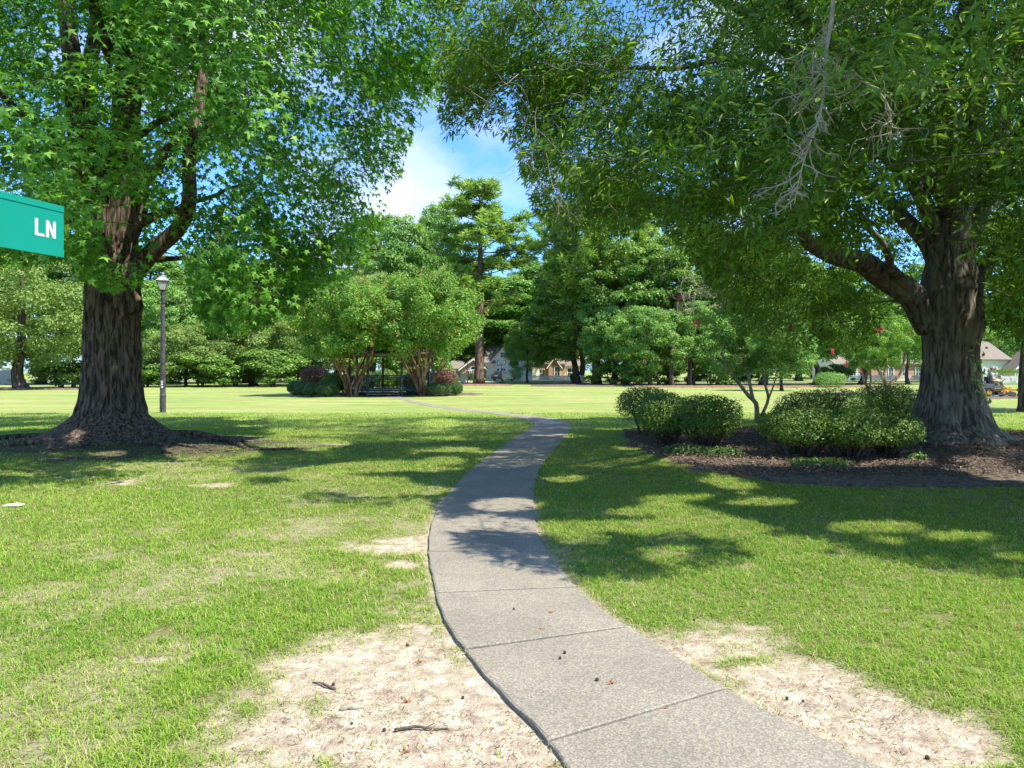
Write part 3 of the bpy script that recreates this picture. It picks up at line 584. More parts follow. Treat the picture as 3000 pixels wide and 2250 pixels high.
def sweetgum():
    t = empty('sweetgum_tree', (0, 0, 0), label='large sweetgum with star shaped leaves and thick dark furrowed trunk, left of the path', cat='tree')
    zb = HZ_(*T1)
    q = MB(); trunk_mesh(q, T1[0], T1[1], [(-.3, 2.3), (zb - .18, 1.75), (zb + .0, 1.3), (zb + .22, .98), (.62, .76), (1.0, .64), (1.6, .59), (2.6, .57), (3.6, .56), (4.4, .50), (5.2, .42)], lobes=[(5, .10, .4, .45), (7, .06, 1.4, .3), (3, .04, 0, 9)], fur=.045, seed=11, knots=[(-.15, 3.05, .13, .20), (-1.9, 2.3, .04, .12), (-1.2, 1.2, .03, .2)])
    nodes = []
    D = 15.5
    limbs = [([(0.0, 0, 4.2), WD(225, 540, D), WD(195, 430, D), WD(170, 300, D-.4), WD(150, 150, D-.6), WD(130, 0, D-.5), WD(110, -250, D)], .36, .09),
             ([(0.0, 0, 4.4), WD(275, 430, D), WD(262, 300, D), WD(275, 150, D+.3), WD(295, 0, D+.5), WD(310, -300, D+.5), WD(300, -500, D)], .44, .10),
             ([(0.0, 0, 4.6), WD(250, 430, D+.5), WD(205, 320, D+1), WD(190, 170, D+1.5), WD(200, 0, D+1.5), WD(190, -300, D+2)], .32, .08),
             ([(0.15, 0, 3.4), WD(330, 540, D-.1), WD(375, 490, D-.4), WD(410, 440, D-.8), WD(415, 380, D-1), WD(430, 250, D-1), WD(450, 60, D-.5), WD(470, -200, D)], .21, .07),
             ([(0.1, 0, 4.6), WD(330, 470, D), WD(400, 440, D+1), WD(520, 400, D+2)], .13, .03),
             ([(0.1, 0, 4.2), WD(350, 560, D+.3), WD(480, 540, D+1.2)], .10, .03),
             ([(0.1, 0, 5.2), WD(360, 330, D-1), WD(520, 230, D-3)], .13, .03),
             ([(-.1, 0, 4.6), WD(140, 470, D-.8), WD(20, 430, D-2), WD(-120, 380, D-3)], .14, .04),
             ([(-.1, 0, 5.4), WD(120, 300, D-2), WD(0, 200, D-4), WD(-100, 100, D-5)], .13, .04),
             ([(0.1, 0, 7.5), WD(420, 60, D-1.5)], .12, .03),
             ([(0.1, 0, 6.5), WD(450, 200, D+2)], .12, .03),
             ([(0.0, 0, 8.5), WD(150, -150, D-3), WD(60, -400, D-5)], .14, .04)]
    for k, (pts, r0, r1) in enumerate(limbs):
        p0 = np.array(pts[0], float); p0 = np.array([T1[0] + p0[0], T1[1], p0[2]])
        P = [p0] + [np.array(p, float) for p in pts[1:]]
        if k >= 4: P = [P[0]] + P[1:]
        limb(q, P, r0, r1, 12 if r0 < .3 else 26, 30, nodes=nodes, wob=.25, seed=k*3.1)
    # surface roots running out from the flare
    for k, (az, ln, r) in enumerate([(-.05, 4.4, .10), (-.45, 3.2, .08), (.25, 3.0, .07), (3.2, 3.4, .10), (2.75, 2.6, .08), (-1.0, 2.2, .08), (-1.7, 1.8, .08), (-2.3, 2.6, .08), (-.2, 2.6, .07)]):
        P = []
        for s_ in np.linspace(.9, ln, 12):
            a = az + .35*math.sin(s_*1.3 + k); x, y = T1[0] + s_*math.cos(a)*1.1, T1[1] + s_*math.sin(a)
            P.append((x, y, HZ_(x, y) + .035 - .02*s_/ln + .025*math.sin(s_*5 + k)))
        q.tube(P, np.linspace(r, .02, 12), 8)
    P, Rd = [a for a, b in nodes], [b for a, b in nodes]
    T = np.vstack([crownL(2300), from_shade(1400, T1 + [.5, 0], 13, 11.5, 8, 24, -16, 1, 2.6, 10, YL, .4), from_boxes([(520, 830, 800, 925, 11.5, 16, 80), (800, 1060, 700, 800, 12, 17, 55), (1040, 1240, 160, 400, 12, 17, 60), (1060, 1180, 420, 590, 12, 16, 30), (190, 300, 700, 835, 12.3, 13.8, 14), (230, 400, 560, 700, 12.5, 14, 8), (300, 420, 790, 845, 12.3, 13.8, 10), (440, 560, 880, 900, 12, 14, 8), (-150, 130, 640, 740, 12, 15, 26)])]); T = keepL(T); hi = np.array([T1[0] + 0.6, T1[1] - .2, 6.5]); tilt = norm((T - hi)*np.array([1, 1, .5]))*.75 + np.array([0, 0, .75]) + rng.normal(size=T.shape)*.33
    E = grow(q, P, Rd, T)
    q.build('trunk', M_barkL, t, smooth=True)
    # leaves
    per = 50; C = np.repeat(T, per, 0); n_ = len(C); tl = norm(np.repeat(tilt, per, 0)); off = rng.normal(size=(n_, 3))*.36; off -= tl*((off*tl).sum(1)*.62)[:, None]; C = C + off
    px, py = img(C); lim = np.interp(px, [a for a, b in YL], [b for a, b in YL]); ok = (py < lim + 14) & shade_ok(C, -14) & ~((px > 150) & (px < 445) & (py > 880)) & ~((px > 300) & (px < 425) & (py > 585) & (py < 770) & (C[:, 1] < 15.3) & (rng.random(n_) < .85))
    C = C[ok]; off = off[ok]; n_ = len(C)
    outw = norm((C - hi)*np.array([1, 1, .6]))
    Nn = tl[ok] + rng.normal(size=(n_, 3))*.36
    U = outw*.5 + np.array([0, 0, -.75]) + rng.normal(size=(n_, 3))*.5
    size = rng.uniform(.085, .155, n_)*1.35
    cl = np.repeat(rng.normal(0, .17, len(T)), per)[ok]
    rnd = np.clip(.42 + cl + rng.normal(0, .16, n_), 0, 1)
    l_ = MB(); place_leaves(l_, C, Nn, U, size, STAR, STARF, rnd)
    l_.build('crown', M_gum, t)
sweetgum()

# ---------------------------------------------------------------- oak (near right)
YR = [(-500,-900),(1180,-400),(1260,0),(1290,330),(1330,440),(1370,400),(1430,350),(1500,390),(1530,470),(1560,590),(1600,640),(1700,660),(1800,690),(1850,640),(1900,610),(1960,660),(2050,760),(2100,840),(2150,910),(2200,980),(2300,1020),(2400,1010),(2500,1000),(2560,980),(2600,900),(2640,800),(2700,740),(2760,760),(2850,840),(2900,930),(3000,1030),(3400,1050),(6000,900)]
def crownR(n):
    out = []; tot = 0
    while tot < n:
        u = sphere_dirs(4000)*rng.random((4000, 1))**(1/2.1)
        p = np.array([T2[0] - .6, T2[1] + .2, 8.6]) + u*np.array([11.2, 10.4, 8.2])
        p = p[(p[:, 2] > 2.1) & (p[:, 1] > 3.4)]; px, py = img(p); p = p[(p[:, 1] > 4.9) | (py < -60)]; px, py = img(p)
        lim = np.interp(px, [a for a, b in YR], [b for a, b in YR]); rad = 0.4/p[:, 1]*F
        ok = (py + rad*.7 < lim) & shade_ok(p) & (((px < 3200) & (py > -450)) | (rng.random(len(p)) < .6))
        ok &= ~((px > 1640) & (px < 2700) & (py > 1088 - 300) & (p[:, 1] < 12) & (rng.random(len(p)) < .8))
        ok &= ~((px > 2560) & (px < 2930) & (py > 560) & (p[:, 1] < 14.8) & (rng.random(len(p)) < .97)); ok &= ~((px > 2480) & (px < 2930) & (py > 380) & (p[:, 1] < 14.6) & (rng.random(len(p)) < .6)); ok &= ~((px > 2300) & (px < 2600) & (py > 640) & (py < 860) & (p[:, 1] < 14.5) & (rng.random(len(p)) < .8)); 
        ok &= ~((px > 2560) & (px < 2760) & (py > 480) & (py < 720) & (rng.random(len(p)) < .6))
        for (cx, cy, rx, ry) in [(1880,60,100,90),(2255,180,50,40),(2240,265,60,32),(2600,555,45,45),(1950,200,60,28),(1740,420,50,34),(1500,290,45,40),(2180,370,40,28),(1880,640,40,40),(1950,520,50,50),(1640,560,40,40),(2850,130,36,40),(2500,430,40,26)]:
            ok &= ~((((px - cx)/(rx*1.25))**2 + ((py - cy)/(ry*1.25))**2 < 1) & (rng.random(len(p)) < .93))
        p = p[ok]; out.append(p); tot += len(p)
    return np.vstack(out)[:n]
def oak():
    t = empty('oak_tree', (0, 0, 0), label='huge spreading oak with fluted grey trunk beside the mulch bed, right of the path', cat='tree')
    zb = HZ_(*T2); q = MB(); D = 14.3
    trunk_mesh(q, T2[0], T2[1], [(-.3, 1.9), (zb - .15, 1.35), (zb + .05, 1.08), (.45, .80), (.8, .67), (1.3, .56), (1.9, .51), (2.4, .52), (2.9, .58), (3.3, .57), (3.7, .46), (4.1, .36), (4.6, .20), (5.0, .05)], lobes=[(6, .13, .9, 1.0), (5, .055, 2.2, 12), (9, .05, .2, .7), (3, .04, 1, 20)], fur=.03, seed=23, knots=[(-.6, 2.5, .06, .2), (3.6, 2.7, .06, .25)])
    nodes = []
    b = T2
    ls = [([(b[0]-.35, b[1], 2.55), WD(1985, 668, D), WD(1940, 615, D-.1), WD(1860, 568, D-.5), WD(1790, 552, D-.9), WD(1740, 520, D-1.3), WD(1690, 450, D-1.8), WD(1600, 400, D-2.2)], .33, .06),
          ([WD(1830, 560, D-.6), WD(1760, 480, D), WD(1640, 430, D+.8), WD(1480, 400, D+1.6), WD(1360, 360, D+2)], .15, .04),
          ([(b[0]+.0, b[1], 3.0), WD(2052, 560, D), WD(2062, 450, D), WD(2080, 350, D+.2), WD(2100, 200, D), WD(2110, 40, D), WD(2120, -200, D)], .44, .11),
          ([(b[0]+.1, b[1], 3.2), WD(2090, 480, D+.3), WD(2140, 330, D+.6), WD(2180, 150, D+1), WD(2230, -100, D+1)], .28, .08),
          ([(b[0]-.1, b[1], 3.4), WD(2015, 500, D), WD(1985, 420, D-.2), WD(1930, 340, D-.4), WD(1880, 200, D-1), WD(1800, 60, D-2)], .21, .06),
          ([(b[0]-.1, b[1], 3.3), WD(1990, 500, D+.4), WD(1930, 440, D+.7), WD(1870, 400, D+1), WD(1760, 330, D+2), WD(1620, 260, D+2.5), WD(1400, 190, D+3)], .19, .05),
          ([WD(1970, 640, D-.1), WD(1950, 600, D-.5), WD(1925, 575, D-.7), WD(1900, 530, D-1.2), WD(1850, 440, D-2)], .12, .04),
          ([(b[0]+.3, b[1], 2.9), WD(2130, 560, D), WD(2200, 500, D-.5), WD(2320, 440, D-1.2), WD(2450, 400, D-2)], .20, .06),
          ([(b[0]+.1, b[1], 4.5), WD(2050, 150, D-2.5), WD(2085, -10, D-4.2), WD(1980, -200, D-6)], .20, .06),
          ([(b[0]+.0, b[1], 5.0), WD(1900, 190, D-3), WD(1760, 40, D-5), WD(1600, -100, D-6)], .17, .05),
          ([(b[0]+.0, b[1], 6.0), WD(1700, 100, D-.5), WD(1500, -20, D-1.5), WD(1250, -60, D-2)], .17, .05),
          ([(b[0]+.0, b[1], 5.2), WD(1750, 240, D+1), WD(1620, 130, D-.5), WD(1450, 145, D-1), WD(1330, 145, D-1.5)], .14, .03),
          ([(b[0]+.2, b[1], 5.0), WD(2300, 200, D-2), WD(2450, 60, D-4)], .16, .05),
          ([(b[0]+.2, b[1], 4.4), WD(2200, 380, D+3), WD(2300, 300, D+6)], .16, .05)]
    for k, (pts, r0, r1) in enumerate(ls):
        limb(q, pts, r0, r1, 12 if r0 < .25 else 26, 30, nodes=nodes, wob=.22, seed=k*2.7)
    for k, (az, ln, r) in enumerate([(-.2, 2.8, .10), (-.9, 2.2, .09), (-1.5, 1.9, .09), (-2.1, 2.0, .09), (3.1, 2.2, .08), (.4, 3.2, .1)]):
        P = []
        for s_ in np.linspace(.8, ln, 10):
            a = az + .25*math.sin(s_*1.7 + k); x, y = b[0] + s_*math.cos(a), b[1] + s_*math.sin(a); P.append((x, y, HZ_(x, y) + .06 - .05*s_/ln))
        q.tube(P, np.linspace(r, .03, 10), 8)
    T = np.vstack([crownR(2400), from_shade(2100, T2 - [.6, 0], 12.6, 12.5, 5.2, 24, -4.5, 13, 3.0, 11, YR, .38), from_shade(1700, T2 - [.6, 0], 12.8, 12.8, 5.2, 11.5, -3.9, 8.5, 3.2, 11, YR, .30), from_boxes([(1270, 1600, -120, 250, 9, 14.5, 170), (1310, 1400, 230, 380, 9.5, 12, 18), (1420, 1600, 200, 350, 9.5, 13, 55), (1560, 1900, 150, 560, 9.5, 14, 150), (1560, 1800, 560, 640, 11, 16, 60), (2060, 2300, 720, 880, 13, 19, 100), (2200, 2560, 820, 985, 15, 20, 110), (2880, 3100, 850, 960, 11, 16, 40), (2760, 3000, 480, 640, 8, 10.5, 24), (1780, 2060, 560, 650, 11, 16, 50)])]); T = keepR(T); grow(q, [a for a, c in nodes], [c for a, c in nodes], T, up=.12)
    tx, ty = img(T); T = T[~((tx > 2290) & (tx < 2540) & (ty > 40) & (ty < 620) & (T[:, 1] < 6.0))]
    q.build('trunk', M_barkR, t, smooth=True)
    per = 125; hi = np.array([b[0] - .6, b[1], 6.0]); tilt = norm(norm((T - hi)*np.array([1, 1, .5]))*.75 + np.array([0, 0, .8]) + rng.normal(size=T.shape)*.33); C = np.repeat(T, per, 0); n_ = len(C)
    # leaves sit in little whorls along twigs
    tw = rng.normal(size=(len(T)*22, 3))*np.array([.36, .36, .26]); idx = rng.integers(0, 22, n_) + np.repeat(np.arange(len(T)), per)*22
    tw *= 1.1; tt = np.repeat(tilt, 22, 0); tw -= tt*((tw*tt).sum(1)*.6)[:, None]; off = tw[idx] + rng.normal(size=(n_, 3))*.045; C = C + off
    px, py = img(C); lim = np.interp(px, [a for a, c in YR], [c for a, c in YR])
    ok = (py < lim + 25) & shade_ok(C, -14) & ~((px > 2640) & (px < 2890) & (py > 760) & (C[:, 1] < 15)) & ~((px > 2340) & (px < 2720) & (np.abs(py - np.interp(px, [2340, 2420, 2520, 2620, 2720], [700, 760, 785, 830, 900])) < 45) & (C[:, 1] < 14.4) & (rng.random(n_) < .8)); C = C[ok]; off = off[ok]; idx = idx[ok]; n_ = len(C)
    hi = np.array([b[0] - .6, b[1], 6.5]); outw = norm((C - hi)*np.array([1, 1, .6]))
    U = norm(C - (np.repeat(T, per, 0)[ok] + tw[idx]))*.9 + outw*.35 + np.array([0, 0, -.35]) + rng.normal(size=(n_, 3))*.25
    Nn = np.repeat(tilt, per, 0)[ok] + rng.normal(size=(n_, 3))*.45
    cl = np.repeat(rng.normal(0, .13, len(T)), per)[ok]
    rnd = np.clip(.40 + cl + rng.normal(0, .16, n_), 0, 1); size = rng.uniform(.08, .148, n_)
    l_ = MB(); place_leaves(l_, C, Nn, U, size, LANCE, LANCEF, rnd); l_.build('crown', M_oak, t)
    # dead pale branch hanging out of the crown
    q = MB(); D2 = 5.5
    main = [WD(1800, -60, D2), WD(1798, 30, D2), WD(1785, 110, D2-.1), WD(1780, 190, D2-.1), WD(1768, 260, D2-.2), WD(1745, 320, D2-.2), WD(1728, 380, D2-.2), WD(1716, 440, D2-.2)]
    P = smooth_pts(np.array(main), 40); q.tube(P, np.linspace(.020, .003, 40), 6)
    def twig(p, dr, ln, r, dep):
        n_ = 6; Q = [np.array(p)]; d = norm(np.array(dr, float))
        for k in range(n_): d = norm(d + rng.normal(size=3)*.22 + np.array([0, 0, -.06])); Q.append(Q[-1] + d*ln/n_)
        q.tube(Q, np.linspace(r, r*.35, n_ + 1), 4, caps=False)
        if dep:
            for k in range(2, n_ + 1):
                if rng.random() < .85: twig(Q[k], d + rng.normal(size=3)*.75, ln*rng.uniform(.35, .6), r*.55, dep - 1)
    for k in range(9, 39):
        side = -1 if rng.random() < .62 else 1
        twig(P[k], (side*rng.uniform(.5, 1.0), rng.normal()*.5, rng.uniform(-1.0, -.2)), rng.uniform(.2, .5)*(1.15 - k/60)*(1.15 if side < 0 else .7), .008, 2 if rng.random() < .6 else 1)
    q2 = [WD(1838, 150, D2), WD(1865, 175, D2), WD(1900, 200, D2), WD(1925, 250, D2), WD(1922, 300, D2)]
    P = smooth_pts(np.array(q2), 16); q.tube(P, np.linspace(.012, .004, 16), 5)
    for k in range(3, 16): twig(P[k], (rng.normal(), rng.normal()*.5, rng.uniform(-1, .2)), .28, .005, 1)
    q.build('dead_branch', M_twig, t, smooth=True)['label'] = 'pale leafless branch hanging down inside the crown'
    # bare fine twigs at the crown's lower left edge
    for (a, b2, d) in [(1110, 320, 9), (1130, 300, 9.4), (1150, 400, 9.2), (1175, 440, 9), (1210, 430, 9.3), (1240, 500, 9.6), (1090, 230, 9), (1440, 560, 11), (1500, 580, 11), (1330, 500, 10)]:
        q = MB(); twig(WD(a + 30, b2 - 70, d), (rng.uniform(-.9, .1), rng.normal()*.3, -1), .75, .0045, 2); q.build('bare_twig', M_twig, t)
    # creeper on the trunk
    q = MB(); v = []
    for k in range(34):
        u = k/34; ang = -1.42 + .10*math.sin(u*7); z = 1.0 + 1.1*u; r = np.interp(z, [.8, 1.3, 1.9, 2.4], [.74, .64, .60, .60]) + .02
        c = np.array([b[0] + .1 + r*math.cos(ang), b[1] + r*math.sin(ang), z]) + rng.normal(size=3)*np.array([.07, .02, .03]); v.append(c)
    v = np.array(v); place_leaves(q, v, np.tile([[0.15, -1, .35]], (34, 1)) + rng.normal(size=(34, 3))*.3, rng.normal(size=(34, 3)) + np.array([0, 0, -.5]), rng.uniform(.08, .14, 34), DIAM, DIAMF, rng.uniform(.5, 1, 34))
    tag(q.build('creeper', M_bg1), 'small bright creeper climbing the big oak trunk', 'vine')
oak()

# ---------------------------------------------------------------- far and middle trees
def lobes_tree(name, Ht, Wd, z0, nl, nleaf, lsize, mat_l, mat_b, trunk_r, lobr=(.12, .22), shape='round', stems=1, flat=.75, skin=.5, bare=.55):
    """a tree at the origin; foliage scattered through many clumps so the outline is broken"""
    t = empty(name, (0, 0, 0)); q = MB(); nodes = []
    hw = Wd/2
    for s_ in range(stems):
        a = s_/max(1, stems)*2*np.pi + rng.random(); sp = 0 if stems == 1 else .30*hw
        top = Ht*.9 if stems == 1 else Ht*.72
        P = [(0.12*(stems > 1)*math.cos(a), .12*(stems > 1)*math.sin(a), -.1)]
        for u in (.12, .3, .55, .8, 1): P.append((sp*u*1.6*math.cos(a) + rng.normal()*.012*Ht, sp*u*1.6*math.sin(a) + rng.normal()*.012*Ht, top*u))
        P = smooth_pts(np.array(P), 18); rr = trunk_r*(1 - .85*np.linspace(0, 1, 18)); rr[0] *= 1.5; rr[1] *= 1.12; q.tube(P, rr, 8)
        nodes += [(p, r) for p, r in zip(P[3:], rr[3:])]
    L_ = []
    while len(L_) < nl:
        u = rng.uniform(-1, 1, 3)
        if (u**2).sum() > 1: continue
        k = u[2]*.5 + .5
        if shape == 'round': wf = math.sqrt(max(0.05, 1 - u[2]**2))
        elif shape == 'cone': wf = (1 - k)**.75*1.1 + .08
        elif shape == 'column': wf = min(1, (1 - k)*2.2 + .12)*min(1, k*3 + .5)
        elif shape == 'vase': wf = .35 + .75*k if k < .75 else 1.0*math.sqrt(max(.03, 1 - ((k - .75)/.25)**2*.85))
        elif shape == 'dome': wf = math.sqrt(max(.04, 1 - k*k))
        rad = math.sqrt(rng.random())**.6; an = rng.random()*2*np.pi
        L_.append((rad*wf*hw*math.cos(an), rad*wf*hw*math.sin(an), z0 + k*(Ht - z0)*(1 - .05*rng.random())))
    L_ = np.array(L_); rad = rng.uniform(*lobr, nl)*Wd*.5
    L_[:, 2] = np.minimum(L_[:, 2], Ht - rad*.6)
    grow(q, [a for a, b in nodes], [b for a, b in nodes], L_, tip=.02, maxr=trunk_r*.5)
    q.build('trunk', mat_b, t, smooth=True)
    w_ = rad**2; idx = rng.choice(nl, nleaf, p=w_/w_.sum()); d = sphere_dirs(nleaf); d[:, 2] = np.where(rng.random(nleaf) < bare, np.abs(d[:, 2]), d[:, 2]); 
    rr = (skin + (1.15 - skin)*rng.random(nleaf)**.7)*rad[idx]; C = L_[idx] + d*rr[:, None]*np.array([1.1, 1.1, flat]) + rng.normal(size=(nleaf, 3))*.06*rad[idx][:, None]
    Nn = d*.7 + np.array([0, 0, .45]) + rng.normal(size=(nleaf, 3))*.45; U = rng.normal(size=(nleaf, 3)) + np.array([0, 0, -.4])
    tone = np.clip(.42 + rng.normal(0, .13, nl)[idx] + rng.normal(0, .16, nleaf), 0, 1)
    l_ = MB(); place_leaves(l_, C, Nn, U, lsize*rng.uniform(.6, 1.35, nleaf), DIAM, DIAMF, tone); l_.build('crown', mat_l, t)
    return t, L_
def pine_tree(name, Ht, Wd, z0, nt, mat_b=None, npuff=26, seed=0):
    t = empty(name, (0, 0, 0)); q = MB(); P = smooth_pts(np.array([(0, 0, -.2), (.1, 0, Ht*.3), (.3, .2, Ht*.6), (.1, 0, Ht*.85), (0, 0, Ht)]), 24)
    rr = np.linspace(Ht*.019, .04, 24); rr[0] *= 1.4; q.tube(P, rr, 10)
    tips = []
    for k in range(nt):
        u = (k + rng.random())/nt; z = z0 + (Ht - z0)*u; an = k*2.4 + rng.normal()*.4; ln = Wd/2*np.interp(u, [0, .15, .4, .65, .85, 1], [.45, .8, 1, .95, .62, .22])*rng.choice([.45, .75, 1.0, 1.15]) + .3
        s = np.array([np.interp(z, P[:, 2], P[:, 0]), np.interp(z, P[:, 2], P[:, 1]), z]); e = s + np.array([math.cos(an)*ln, math.sin(an)*ln, ln*rng.uniform(.0, .55)])
        c = (s + e)/2 + np.array([0, 0, -.12*ln]); uu = np.linspace(0, 1, 7)[:, None]; B = (1-uu)**2*s + 2*uu*(1-uu)*c + uu*uu*e; q.tube(B, np.linspace(.09, .02, 7), 4, caps=False)
        for m_ in range(3 + int(ln*2.2)):
            f = rng.uniform(.55, 1.02); b_ = B[min(6, int(f*6))] + rng.normal(size=3)*np.array([.45, .45, .3])*(.4 + ln*.12); tips.append(b_)
    q.build('trunk', mat_b or M_barkP, t, smooth=True)
    tips = np.array(tips); C = np.repeat(tips, npuff, 0); n_ = len(C); d = sphere_dirs(n_); d[:, 2] = d[:, 2]*.7 + .25; C = C + d*.16
    l_ = MB(); sh_ = BLADE*np.array([1, 3.0, 1]); tone = np.clip(.45 + np.repeat(rng.normal(0, .15, len(tips)), npuff) + rng.normal(0, .13, n_), 0, 1)
    place_leaves(l_, C, rng.normal(size=(n_, 3)) + np.array([0, -.3, .8]), d, rng.uniform(.40, .70, n_), sh_, DIAMF, tone); l_.build('crown', M_pin, t)
    return t

protoA, _ = lobes_tree('broadleaf_tree', 12, 12, 2.0, 170, 36000, .25, M_bg1, M_barkB, .32, lobr=(.07, .19), skin=.25, flat=.65)
protoB, _ = lobes_tree('broadleaf_tree', 20, 13, 3.5, 200, 40000, .34, M_bg2, M_barkB, .45, shape='round', lobr=(.07, .18), skin=.25, flat=.65)
protoC, _ = lobes_tree('broadleaf_tree', 26, 11, 4.0, 120, 36000, .36, M_bg1, M_barkB, .42, shape='column', lobr=(.14, .26))
protoD, _ = lobes_tree('broadleaf_tree', 9, 10, .3, 150, 32000, .19, M_bg3, M_barkB, .2, shape='dome', lobr=(.07, .19), skin=.25)
protoE, _ = lobes_tree('broadleaf_tree', 12, 12.5, 1.9, 160, 36000, .22, M_bg3, M_barkB, .5, shape='round', lobr=(.08, .20), skin=.25)
protoS, _ = lobes_tree('shrub', 3.2, 4.6, .1, 45, 9000, .17, M_bg2, M_barkB, .06, shape='dome', stems=4)
protoP = pine_tree('pine_tree', 26, 9.5, 9.0, 62, npuff=36)
protoQ = pine_tree('pine_tree', 25, 11, 8.0, 66, npuff=36)
PROT = {'A': (protoA, 12, 12), 'B': (protoB, 20, 13), 'C': (protoC, 26, 11), 'D': (protoD, 9, 10), 'E': (protoE, 12, 12.5), 'P': (protoP, 26, 9.5), 'Q': (protoQ, 25, 11), 'S': (protoS, 3.2, 4.6)}
used = set()
def put(kind, px, base, Hm, Wm, label, cat='tree', group=None, d=None, mirror=1, rz=None):
    p, h0, w0 = PROT[kind]
    if d is None: d = EYE*F/(base - HZ)
    x = (px - 1500)/F*d
    o = p if kind not in used else copy_tree(p); used.add(kind)
    o.location = (x, d, HZ_(x, d)); o.scale = (Wm/w0, Wm/w0, Hm/h0); o.rotation_euler = (0, 0, rz if rz is not None else rng.random()*6.28)
    tag(o, label, cat, group); return o
gp = 'tall trees closing off the far side of the lawn'
put('E', 62, 1141, 13.0, 13.5, 'spreading tree with a short stout trunk at the far left, below the street sign', group=gp, rz=1.0)
put('D', 215, 1136, 8.5, 9.5, 'bright leafy tree between the far left stout trunk and the near sweetgum trunk', group=gp)
put('S', 180, 1136, 2.6, 6.5, 'low bright bush at the foot of the trees left of the sweetgum trunk', 'shrub')
put('D', 545, 1133, 7.2, 8.5, 'rounded olive green tree whose foliage reaches the ground right of the lamp post', group=gp)
put('A', 475, 1128, 12.5, 10, 'pale green tree standing behind the lantern of the lamp post', group=gp)
put('E', 742, 1131, 11.0, 10.5, 'tree with forked light brown trunk at the lawn edge left of the gazebo', group=gp, rz=2.2)
put('D', 655, 1130, 8.0, 9, 'dense low tree between the olive tree and the forked trunk', group=gp)
put('S', 590, 1134, 3.4, 8, 'dark thicket shrub in shade at the lawn edge, right of the olive tree', 'shrub', 'thicket shrubs along the left lawn edge')
put('S', 690, 1133, 3.6, 8, 'dark thicket shrub just left of the forked trunk', 'shrub', 'thicket shrubs along the left lawn edge')
put('S', 800, 1133, 4.0, 8, 'dark thicket shrub between the forked trunk and the gazebo planting', 'shrub', 'thicket shrubs along the left lawn edge')
put('S', 330, 1134, 3.4, 8, 'dark thicket shrub showing left of the lamp post behind the sweetgum trunk', 'shrub', 'thicket shrubs along the left lawn edge')
put('S', 430, 1134, 2.6, 7, 'dark thicket shrub at the foot of the lamp post background', 'shrub', 'thicket shrubs along the left lawn edge')
put('A', 880, 1127, 12, 10.5, 'bright green tree behind the left crape myrtle of the gazebo', group=gp)
put('S', 950, 1130, 4.6, 10, 'dark undergrowth shrub seen through the gazebo, left side', 'shrub', 'undergrowth behind the gazebo')
put('S', 1110, 1130, 4.6, 10, 'dark undergrowth shrub seen through the middle of the gazebo', 'shrub', 'undergrowth behind the gazebo')
put('S', 1230, 1130, 4.4, 9, 'dark undergrowth shrub behind the right crape myrtle trunks', 'shrub', 'undergrowth behind the gazebo')
put('A', 1100, 1124, 15, 11, 'broad green tree directly behind the gazebo canopy', group=gp)
put('C', 1180, 0, 25.5, 9.5, 'tall light green tree with spiky top above the gazebo', group=gp, d=98)
put('C', 1285, 0, 29.0, 9.0, 'tallest narrow light green tree left of the centre pine', group=gp, d=104)
put('Q', 1085, 0, 25, 10, 'tall pine partly hidden by the sweetgum leaves, left of the spiky topped tree', 'pine tree', gp, d=106)
put('P', 1403, 1126, 25.0, 12.5, 'tall pine with open crown against the sky and bare trunk rising from a straw mound', 'pine tree', gp, rz=.6)
put('C', 1020, 0, 19, 10, 'medium leafy tree rising behind the left crape myrtle', group=gp, d=110)
put('A', 1545, 1122, 9.0, 6.6, 'small bright tree with thin twin trunk in front of the white picket fence', group=gp)
put('Q', 1748, 1126, 27, 13, 'tall pine with thick dark trunk on the shaded mulch mound right of the fence', 'pine tree', gp)
put('Q', 1655, 0, 34, 15, 'pine with light green needles behind the thick trunked pine, its left neighbour', 'pine tree', gp, d=138)
put('P', 1880, 0, 25, 12, 'pine rising behind the small sweetgums, right of the thick trunked pine', 'pine tree', gp, d=98)
put('B', 1690, 0, 15.5, 14, 'dark broad tree shading the right end of the white picket fence', group=gp, d=92)
put('B', 1830, 1127, 17.5, 11, 'dark tree filling the gap right of the thick pine trunk', group=gp)
put('A', 1800, 1128, 11, 8.5, 'olive toned tree hanging over the right mulch mound beside the thick pine trunk', group=gp)
put('A', 1905, 1131, 9.0, 9.0, 'bright young tree left of the clipped bushes across the lawn', group=gp)
put('A', 2030, 1130, 9.5, 9.0, 'bright young tree standing behind the near bed of bushes', group=gp)
put('B', 1960, 1127, 18, 12, 'dark tall tree behind the bright young trees', group=gp)
put('B', 2110, 1127, 20, 12, 'dark tall tree behind the lone multi stemmed myrtle of the bed', group=gp)
put('B', 2235, 1128, 18, 12, 'shade tree with straight dark trunk left of the round pale tree', group=gp)
put('A', 2290, 1145, 6.2, 5.2, 'small round pale green tree with light trunk base on the straw bed', group=gp)
put('B', 2390, 1128, 15, 11, 'shade tree with thick dark trunk on the orange straw bed', group=gp, rz=.4)
put('B', 2525, 1127, 15, 11, 'shade tree with dark trunk left of the flowering myrtles', group=gp)
put('A', 2660, 1126, 11, 9, 'slim green tree just left of the big oak trunk, before the white fence', group=gp)
put('B', 2760, 0, 19, 14, 'dark tree hidden mostly behind the big oak trunk', group=gp, d=105)
put('C', 1500, 0, 20.5, 17, 'leafy tree filling the gap right of the centre pine', group=gp, d=127)
put('C', 1590, 0, 25, 17, 'leafy tree behind the brick house roof', group=gp, d=136)
put('B', 1340, 0, 24, 18, 'dark leafy tree behind the centre pine', group=gp, d=132)
put('C', 1150, 0, 27, 16, 'tall leafy tree far behind the gazebo', group=gp, d=128)
